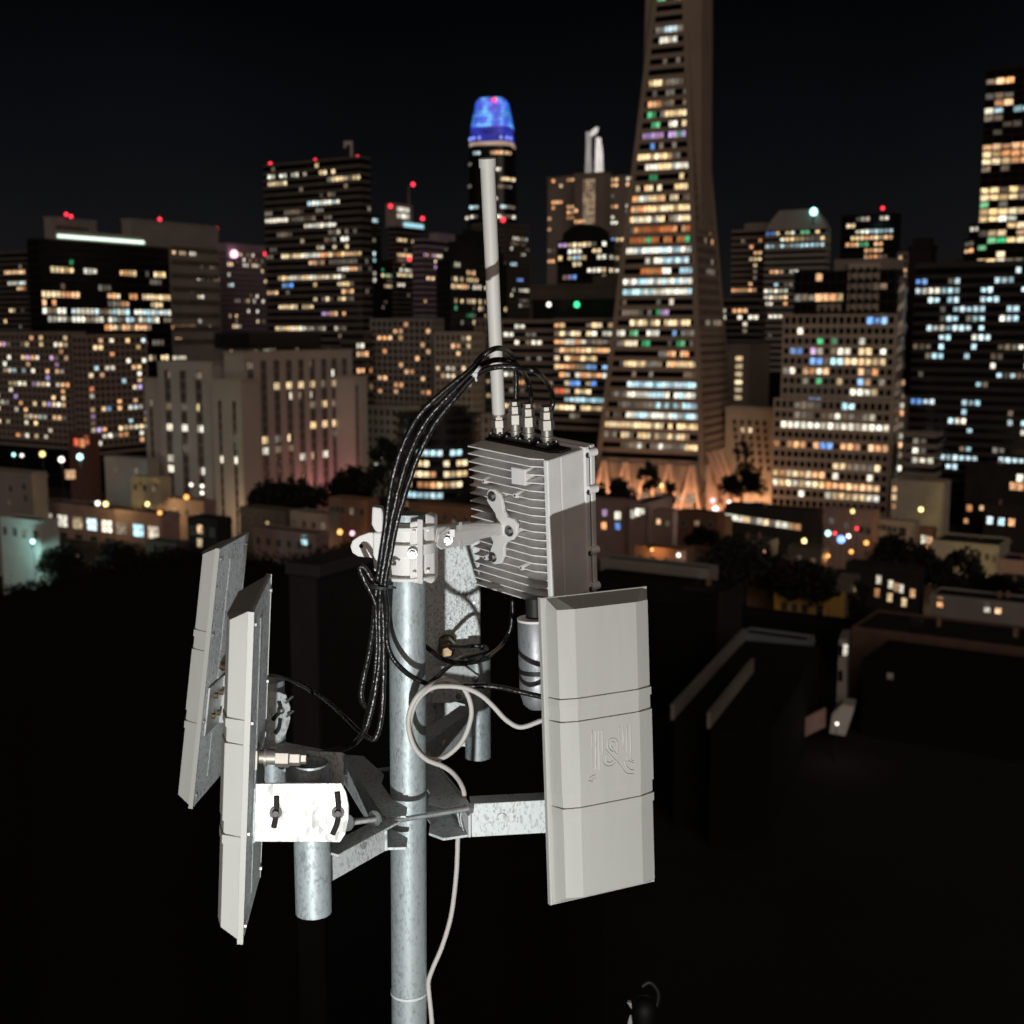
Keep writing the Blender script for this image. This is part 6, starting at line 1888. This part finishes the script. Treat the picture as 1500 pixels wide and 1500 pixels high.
# polished canister hung under the near bottom corner of the box
cn = W(784, 905, 2.10)
I = MX.inverted()
ca, cb = I @ cn, I @ W(788, 1035, 2.10)
cd = (cb - ca).normalized()
CR = .0305
can = MB().lathe(ca, cd, [(0, CR * .96), (.002, CR), (.084, CR), (.087, CR * .97), (.096, CR * .97), (.099, CR), (.130, CR), (.150, CR * .82), (.158, CR * .55)], 36).build('canister', galv('canister_zinc', (.30, .31, .33), .5, .46, 70, .08, .25), box, smooth=40)
MB().lathe(ca - cd * .0008, cd, [(0, CR * .9), (.001, CR * 1.02), (.005, CR * 1.02)], 36).build('rim', CAST, can, smooth=40)
MB().lathe(ca + cd * .087, cd, [(0, CR * .99), (.008, CR * .99)], 36).build('band', RUBBER, can, smooth=40)
MB().cyl(ca - cd * .034, ca - cd * .0008, .016, n=20).build('spigot', RUBBER, can, smooth=40)

# ---- clamp and link arm
clp = thing('pole_clamp', 'pale cast two-jaw clamp at the pole top with a link arm to the radio box', 'clamp', W(597, 800, 2.0))
bpy.context.view_layer.update()
K0 = clp.location.copy()
pc0 = pole_at(800)


def kp(px, py, Y):
    return W(px, py, Y) - K0


zt1, zb1 = W(590, 764, 1.97).z - K0.z, W(590, 850, 1.97).z - K0.z
cx, cy = pc0.x - K0.x, pc0.y - K0.y
n = 28


def shell(r0, r1, za, zb_, a0, a1, name, nn=n):
    m = MB()
    ring = lambda r, z: [(cx + r * math.cos(a0 + (a1 - a0) * i / nn), cy + r * math.sin(a0 + (a1 - a0) * i / nn), z) for i in range(nn + 1)]
    o = ring(r1, za) + ring(r0, za)[::-1]
    p = ring(r1, zb_) + ring(r0, zb_)[::-1]
    m.loft([o, p])
    return m.build(name, CAST, clp, bevel=.0012, smooth=40)


hgt = zt1 - zb1
shell(PR_ + .0003, PR_ + .006, zb1 + .004, zt1 - .004, R(150), R(350), 'front_jaw')
for q in (0.0, .44, .86):
    shell(PR_ + .0062, PR_ + .017, zb1 + hgt * q, zb1 + hgt * q + .0055 + (.012 if q == .44 else 0), R(165), R(345), 'jaw_rib')
shell(PR_ + .0003, PR_ + .013, zb1 + .004, zt1 - .004, R(8), R(140), 'rear_jaw')
# flanges to the right of the pole
MB().prism([kp(600, 765, 1.955), kp(618, 762, 1.965), kp(618, 856, 1.965), kp(606, 854, 1.957), kp(600, 848, 1.955)], (.004, .035, 0)).build('jaw_flange', CAST, clp, bevel=.003, seg=3)
MB().prism([kp(623, 752, 1.975), kp(636, 757, 1.99), kp(637, 850, 1.99), kp(632, 856, 1.985), kp(622, 852, 1.975)], (.004, .03, 0)).build('jaw_flange', CAST, clp, bevel=.003, seg=3)
MB().prism([kp(611, 760, 1.957), kp(619, 761, 1.95), kp(619, 856, 1.95), kp(611, 855, 1.957)], (.0005, .012, 0)).build('flange_edge', CAST, clp, bevel=.0018)
# left ear with a hole, and knob
ear = [(553, 780), (540, 780), (526, 785), (516, 792), (513, 801), (516, 810), (524, 815), (536, 817), (553, 818)]
MB().prism([kp(x, y, 1.968) for x, y in ear], (0, .012, 0)).build('ear', CAST, clp, bevel=.002, seg=3)
e_ = kp(529, 800, 1.9675)
MB().cyl(e_, e_ + Vector((0, .0016, 0)), .0034, n=16).build('ear_hole', HOLE, clp)
MB().prism([kp(x, y, 1.955) for x, y in ((545, 742), (559, 744), (561, 752), (561, 778), (556, 781), (549, 778), (544, 768))], (0, .03, 0)).build('lug', CAST, clp, bevel=.003, seg=3)
MB().prism([kp(x, y, 1.953) for x, y in ((546, 780), (562, 780), (562, 832), (548, 838), (546, 815))], (0, .025, 0)).build('lug', CAST, clp, bevel=.003, seg=3)
for za_ in (zt1 - .014, zt1 - hgt * .5, zb1 + .014):
    p0_ = Vector((kp(604, 808, 1.945).x, kp(604, 808, 1.945).y, za_))
    if abs(za_ - (zt1 - hgt * .5)) < .001:
        MB().cyl(p0_, p0_ + Vector((0, .006, 0)), .0078, n=20).build('washer', STEEL, clp, smooth=40)
        MB().cyl(p0_ + Vector((0, -.005, 0)), p0_, .0056, n=6).build('bolt', STEEL, clp, bevel=.0006)
    else:
        MB().cyl(p0_ + Vector((.002, .006, 0)), p0_ + Vector((.002, .0095, 0)), .0032, n=12).build('rivet', CAST, clp, smooth=40)
        p2 = p0_ + Vector((.022, .03, 0))
        MB().cyl(p2, p2 + Vector((0, -.003, 0)), .0028, n=12).build('rivet', CAST, clp, smooth=40)
# link arm
tip = MX @ onplane(735, 778, MX, -.016)
Yt = tip.y
lk = lambda px, py, dy=0: kp(px, py, 1.98 + (Yt - 1.98) * (px - 638) / 97 + dy)
MB().prism([lk(639, 800), (lk(643, 782)), lk(655, 772), lk(672, 768), lk(700, 766), lk(740, 768), lk(742, 783), lk(705, 790), lk(690, 799), lk(660, 803), lk(646, 806)], (-.002, .014, 0)).build('link_arm', CAST, clp, bevel=.003, seg=3)
MB().prism([lk(637, 795, .005), lk(640, 772, .005), lk(690, 766, .005), lk(690, 790, .005), lk(650, 797, .005)], (-.002, .03, 0)).build('link_arm', CAST, clp, bevel=.003, seg=3)
MB().prism([lk(676, 776, -.0015), lk(689, 774, -.0015), lk(691, 783, -.0015), lk(677, 784, -.0015)], (0, .004, 0)).build('arm_pocket', HOLE, clp)
MB().prism([lk(672, 765, -.003), lk(677, 765, -.003), lk(678, 806, -.003), lk(673, 805, -.003)], (0, .012, 0)).build('arm_rib', CAST, clp, bevel=.0012)
c = lk(655, 790, -.001)
MB().cyl(c + Vector((0, -.003, 0)), c + Vector((0, .002, 0)), .0095, n=20).build('washer', STEEL, clp, smooth=40)
MB().cyl(c + Vector((0, -.010, 0)), c + Vector((0, -.003, 0)), .0062, n=6).build('bolt', STEEL, clp, bevel=.0006)
MB().box(c.x + .004, c.x + .013, c.y - .004, c.y + .006, c.z + .004, c.z + .017).build('angle_stop', CAST, clp, bevel=.0012)

# ---- whip antenna
w0 = MX @ (TOPS[0] + Vector((0, 0, .040)))
wt = W(713.5, 231, w0.y - .10)
whip = thing('whip_antenna', 'tall white whip antenna rising from the back corner of the radio box', 'antenna', w0)
d = wt - w0
L = d.length
MB().lathe((0, 0, 0), d, [(0, .0116), (L * .965, .0126), (L * .965, .0126)], 28).build('rod', FIBRE, whip, smooth=50)
MB().lathe(d * .965, d, [(0, .0146), (L * .032, .0146), (L * .035, .0125)], 28).build('cap', FIBRE, whip, smooth=40)
MB().lathe(-d.normalized() * .008, d, [(0, .0105), (.008, .0105), (.008, .0127), (.012, .0127)], 24).build('ferrule', NICKEL, whip, smooth=40)


# ---- cables
def cable(label, pts, r, mat, name='cable', cat='cable', group=None, n=10, sub=8):
    P = [p if isinstance(p, Vector) else W(*p) for p in pts]
    o0 = P[0].copy()
    o = MB().tube([p - o0 for p in P], r, n, sub).build(name, mat, None, smooth=60, loc=o0)
    return tag(o, label, cat, group)


tp = [MX @ (TOPS[i] + Vector((0, 0, .051))) for i in (1, 2, 3)]
yv = [t_.y for t_ in tp]
bd = 1.885     # bundle distance
G = 'black antenna cables'
BR = .0043
c1 = cable('black cable from the second socket of the radio box, outermost of the bundle', [tp[0], (756, 575, yv[0]), (755, 540, yv[0] - .01), (747, 517, yv[0] - .04), (728, 510, 1.93), (706, 522, 1.90), (690, 541, 1.885), (650, 573, 1.88), (614, 608, 1.88), (589, 655, 1.88), (574, 705, 1.885), (566, 760, 1.885), (559, 812, 1.89), (552, 857, 1.90), (548, 905, 1.91), (541, 955, 1.92), (532, 995, 1.925), (529, 1020, 1.925), (534, 1034, 1.92), (546, 1040, 1.915)], BR, CABLE, group=G)
c2 = cable('black cable from the third socket of the radio box, middle of the bundle', [tp[1], (778, 585, yv[1]), (772, 556, yv[1] - .005), (757, 534, 1.93), (730, 527, 1.91), (706, 534, 1.892), (692, 546, 1.878), (657, 580, 1.872), (624, 617, 1.872), (601, 662, 1.872), (586, 708, 1.876), (574, 760, 1.88), (565, 812, 1.885), (558, 857, 1.89), (556, 905, 1.90), (556, 960, 1.90), (550, 1010, 1.895), (541, 1050, 1.89), (533, 1072, 1.885), (518, 1090, 1.87), (498, 1099, 1.85), (470, 1105, 1.82), (440, 1108, 1.79), (421, 1108, 1.765), MN @ (onplane(378, 1108, MN, .0005) + Vector((0, .034, 0)))], BR, CABLE, group=G)
c3_ = cable('black cable from the right-hand socket of the radio box, innermost of the bundle', [tp[2], (810, 590, yv[2]), (804, 566, yv[2] - .01), (788, 546, 1.88), (757, 538, 1.882), (725, 538, 1.88), (698, 549, 1.872), (665, 585, 1.866), (636, 622, 1.866), (613, 667, 1.866), (597, 712, 1.868), (582, 762, 1.872), (572, 812, 1.878), (564, 857, 1.885), (567, 895, 1.90), (566, 930, 1.91), (571, 955, 1.915), (584, 975, 1.92), (605, 992, 1.93), (631, 1003, 1.94), (655, 1006, 1.95), (690, 1005, 1.955), (725, 1006, 1.955), (755, 1012, 1.96), (790, 1020, 1.965), (806, 1024, 1.97)], BR, CABLE, group=G)
cable('black loop of cable hanging left of the pole, below the tie', [(556, 862, 1.895), (561, 900, 1.90), (562, 960, 1.905), (561, 1020, 1.905), (557, 1060, 1.90), (549, 1082, 1.897), (540, 1081, 1.90), (534, 1074, 1.905), (538, 1050, 1.91), (547, 1005, 1.912), (552, 950, 1.91), (551, 900, 1.905), (549, 880, 1.90), (535, 852, 1.90), (527, 833, 1.90), (533, 831, 1.90), (546, 850, 1.90), (552, 858, 1.90)], BR * .95, CABLE, group=G)
cable('thin black cable running from the bundle to the far left antenna', [(533, 1078, 1.91), (527, 1072, 1.92), (500, 1046, 1.98), (472, 1022, 2.06), (447, 1006, 2.12), (424, 996, 2.18), (405, 990, 2.22), (380, 988, 2.245), (340, 978, 2.28), MF @ (onplane(322, 975, MF, .0005) + Vector((.005, .03, 0)))], .0034, CABLE, group=G)
cable('thick sleeve where a black cable enters the near left antenna', [(500, 1098.6, 1.852), (470, 1105, 1.82), (440, 1108, 1.79), (421, 1108, 1.765), MN @ (onplane(378, 1108, MN, .0005) + Vector((0, .034, 0)))], .0060, CABLE, name='cable_sleeve', cat='sleeve')
cable('thick sleeve on the thin cable to the far left antenna', [(458, 1013.5, 2.09), (447, 1006, 2.12), (436, 1001, 2.15)], .0046, CABLE, name='cable_sleeve', cat='sleeve')
cable('black cable from the gland under the radio box passing behind the pole', [GL, (750, 908, GL.y), (746, 926, GL.y), (735, 945, GL.y - .01), (716, 961, 1.98), (697, 969, 2.0), (674, 971, 2.02), (650, 966, 2.05), (634, 955, 2.06), (618, 943, 2.07), (600, 935, 2.08), (585, 930, 2.06), (572, 922, 2.02), (562, 905, 1.95), (556, 880, 1.91), (557, 858, 1.896)], .0042, CABLE, group=G)
cable('black cable from the tie at the pole edge to the hidden back antenna', [(629, 1001, 1.945), (640, 992, 1.96), (656, 977, 2.05), (678, 963, 2.2), (700, 958, 2.35), (712, 953, 2.42), (710, 947, 2.45), (696, 946, 2.45), (680, 947, 2.46), MB_ @ (onplane(655, 938, MB_, .0005) + Vector((-.006, .044, 0)))], .0042, CABLE, group=G)
wc = cable('white cable coiled once in front of the pole and running down behind the bracket', [(812, 1050, 1.93), (792, 1056, 1.93), (763, 1065, 1.93), (742, 1055, 1.93), (722, 1034, 1.93), (704, 1018, 1.93), (682, 1008, 1.925), (655, 1005, 1.92), (632, 1008, 1.915), (612, 1025, 1.91), (601, 1055, 1.91), (606, 1086, 1.91), (622, 1108, 1.915), (641, 1112, 1.925), (660, 1103, 1.935), (679, 1082, 1.94), (690, 1050, 1.94), (688, 1026, 1.94), (677, 1006, 1.94), (660, 997, 1.94), (643, 998, 1.935), (620, 1011, 1.905), (604, 1032, 1.90), (598, 1060, 1.90), (606, 1092, 1.90), (624, 1112, 1.905), (648, 1122, 1.915), (664, 1133, 1.93), (675, 1148, 1.96), (680, 1165, 1.975), (677, 1195, 1.985), (671, 1225, 1.985), (670, 1250, 1.985), (668, 1285, 1.985), (661, 1340, 1.985), (648, 1385, 1.985), (634, 1418, 1.985), (628, 1436, 1.985), (628, 1450, 1.985), (632, 1490, 1.98), (635, 1540, 1.98)], .0040, WCABLE, n=12)


# ---- ties
def tie(label, px, py, Y, rx, ry, mat, ang=0.0, tail=None, name='cable_tie', w=.0022):
    c = W(px, py, Y)
    s = Y / FPX
    t = thing(name, label, 'cable tie', c)
    m = MB()
    nn_ = 24
    for k in range(nn_):
        a0, a1 = 2 * math.pi * k / nn_, 2 * math.pi * (k + 1) / nn_
        rot = Matrix.Rotation(ang, 3, 'Y')
        f0 = lambda a, q, zz: rot @ Vector((math.cos(a) * (rx * s + q), math.sin(a) * (ry + q), zz))
        m.add([f0(a0, 0, -w), f0(a1, 0, -w), f0(a1, 0, w), f0(a0, 0, w), f0(a0, .0012, -w), f0(a1, .0012, -w), f0(a1, .0012, w), f0(a0, .0012, w)], [(3, 2, 1, 0), (4, 5, 6, 7), (0, 1, 5, 4), (2, 3, 7, 6)])
    m.build('strap', mat, t)
    if tail:
        e = W(tail[0], tail[1], Y - ry) - c
        st = W(tail[2], tail[3], Y - ry) - c
        MB().tube([st, st.lerp(e, .5) + Vector((0, -.002, 0)), e], .0018, 6, 4).build('tail', mat, t)
        MB().box(st.x - .0035, st.x + .0035, st.y - .003, st.y + .003, st.z - .003, st.z + .003).build('head', mat, t, bevel=.0006)
    return t


tie('white cable tie holding the bundle at the top of its arch', 697, 545, 1.878, 10, .010, TIEW, R(-50), (698, 558, 696, 549))
tie('black cable tie round the bundle beside the clamp', 558, 859, 1.893, 17, .013, RUBBER, R(6), (580, 861, 572, 859))
tie('black cable tie knotting the cables to the white coil at the pole edge', 632, 1005, 1.935, 6, .012, RUBBER, R(70), (630, 1030, 633, 1012))
pw = pole_at(1452)
t = thing('cable_tie', 'thin white cable tie wrapped round the lower pole', 'cable tie', pw)
m = MB()
for k in range(36):
    a0, a1 = 2 * math.pi * k / 36, 2 * math.pi * (k + 1) / 36
    f0 = lambda a, q, zz: Vector((math.cos(a) * (PR_ + .0004 + q), math.sin(a) * (PR_ + .0004 + q), zz))
    m.add([f0(a0, 0, -.0022), f0(a1, 0, -.0022), f0(a1, 0, .0022), f0(a0, 0, .0022), f0(a0, .0011, -.0022), f0(a1, .0011, -.0022), f0(a1, .0011, .0022), f0(a0, .0011, .0022)], [(3, 2, 1, 0), (4, 5, 6, 7), (0, 1, 5, 4), (2, 3, 7, 6)])
m.build('strap', TIEW, t, smooth=40)

# ---- the roof the mast stands on, the dark penthouse next door, the cowl with its painted glints below
DARKW = stone('dark_render', (.018, .018, .021), .85, .3, .8, bump=.2)
ob = thing('own_roof', 'dark flat roof that carries the mast, below the picture', 'roof', (0, 0, 0))
MB().box(-6, 6, -12, 2.35, 0, base.z - .001).build('roof_slab', F_PITCH, ob)
pa, pe = W(465, 846, 9.6), W(596, 806, 10.75)
yw = math.atan2(pe.y - pa.y, pe.x - pa.x)
pl_ = (Vector((pe.x, pe.y)) - Vector((pa.x, pa.y))).length
pn = thing('roof_wall', 'faint dark rooftop wall with a lighter coping, left of the pole', 'wall', (pa.x, pa.y, 0), yw)
MB().box(0, pl_, 0, .26, 0, pa.z).build('wall', DARKW, pn)
MB().box(-.02, pl_ + .02, -.03, .30, pa.z, pa.z + .10).build('coping', stone('coping_grey', (.055, .055, .058), .85, .2, 2), pn, bevel=.01)
MB().box(-.02, -.001, .001, .259, 0, pa.z - .002).build('corner_pier', stone('end_face_grey', (.036, .036, .038), .85, .25, 2), pn)  # thin sheet that gives the wall's end face a lighter colour than its front
gp = thing('vent_cowl', 'black vent cowl at the bottom edge with two glints put on as pale shapes', 'vent', W(942, 1490, 2.6))
bpy.context.view_layer.update()
BLK = stone('cowl_black', (.004, .004, .004), .6, .2, 4)
WHT = stone('glint_white', (.66, .64, .57), .5, .1, 4)  # pale colour stands in for the glints on the cowl
g0 = gp.location
gq = lambda x, y, Y=2.6: W(x, y, Y) - g0
MB().tube([gq(941, 1445), gq(951, 1439), gq(960, 1446), gq(965, 1458), gq(962, 1475)], .0042, 8, 6).build('hood_rim', METALDK, gp, smooth=50)
MB().lathe(gq(943, 1560), (0, 0, 1), [(0, .034), (.05, .034), (.075, .024), (.11, .026), (.135, .030), (.155, .02), (.16, .004)], 24).build('cowl', BLK, gp, smooth=50)
MB().loft([[gq(920, 1465, 2.58), gq(924, 1466, 2.575), gq(923, 1470, 2.58)], [gq(918.5, 1468, 2.57), gq(925, 1470, 2.565), gq(924, 1474, 2.57)], [gq(922, 1474, 2.57), gq(925.5, 1477, 2.565), gq(924.5, 1478, 2.57)]]).build('glint_shape', WHT, gp)
MB().loft([[gq(923, 1487, 2.57), gq(925, 1487, 2.565), gq(924, 1488, 2.57)], [gq(920, 1496, 2.57), gq(926, 1497, 2.565), gq(924, 1498, 2.57)], [gq(919, 1506, 2.57), gq(926, 1508, 2.565), gq(924, 1508, 2.57)]]).build('glint_shape', WHT, gp)
MB().cyl((0, 0, -3.5), gq(943, 1560), .03, n=16).build('pipe', BLK, gp, smooth=50)
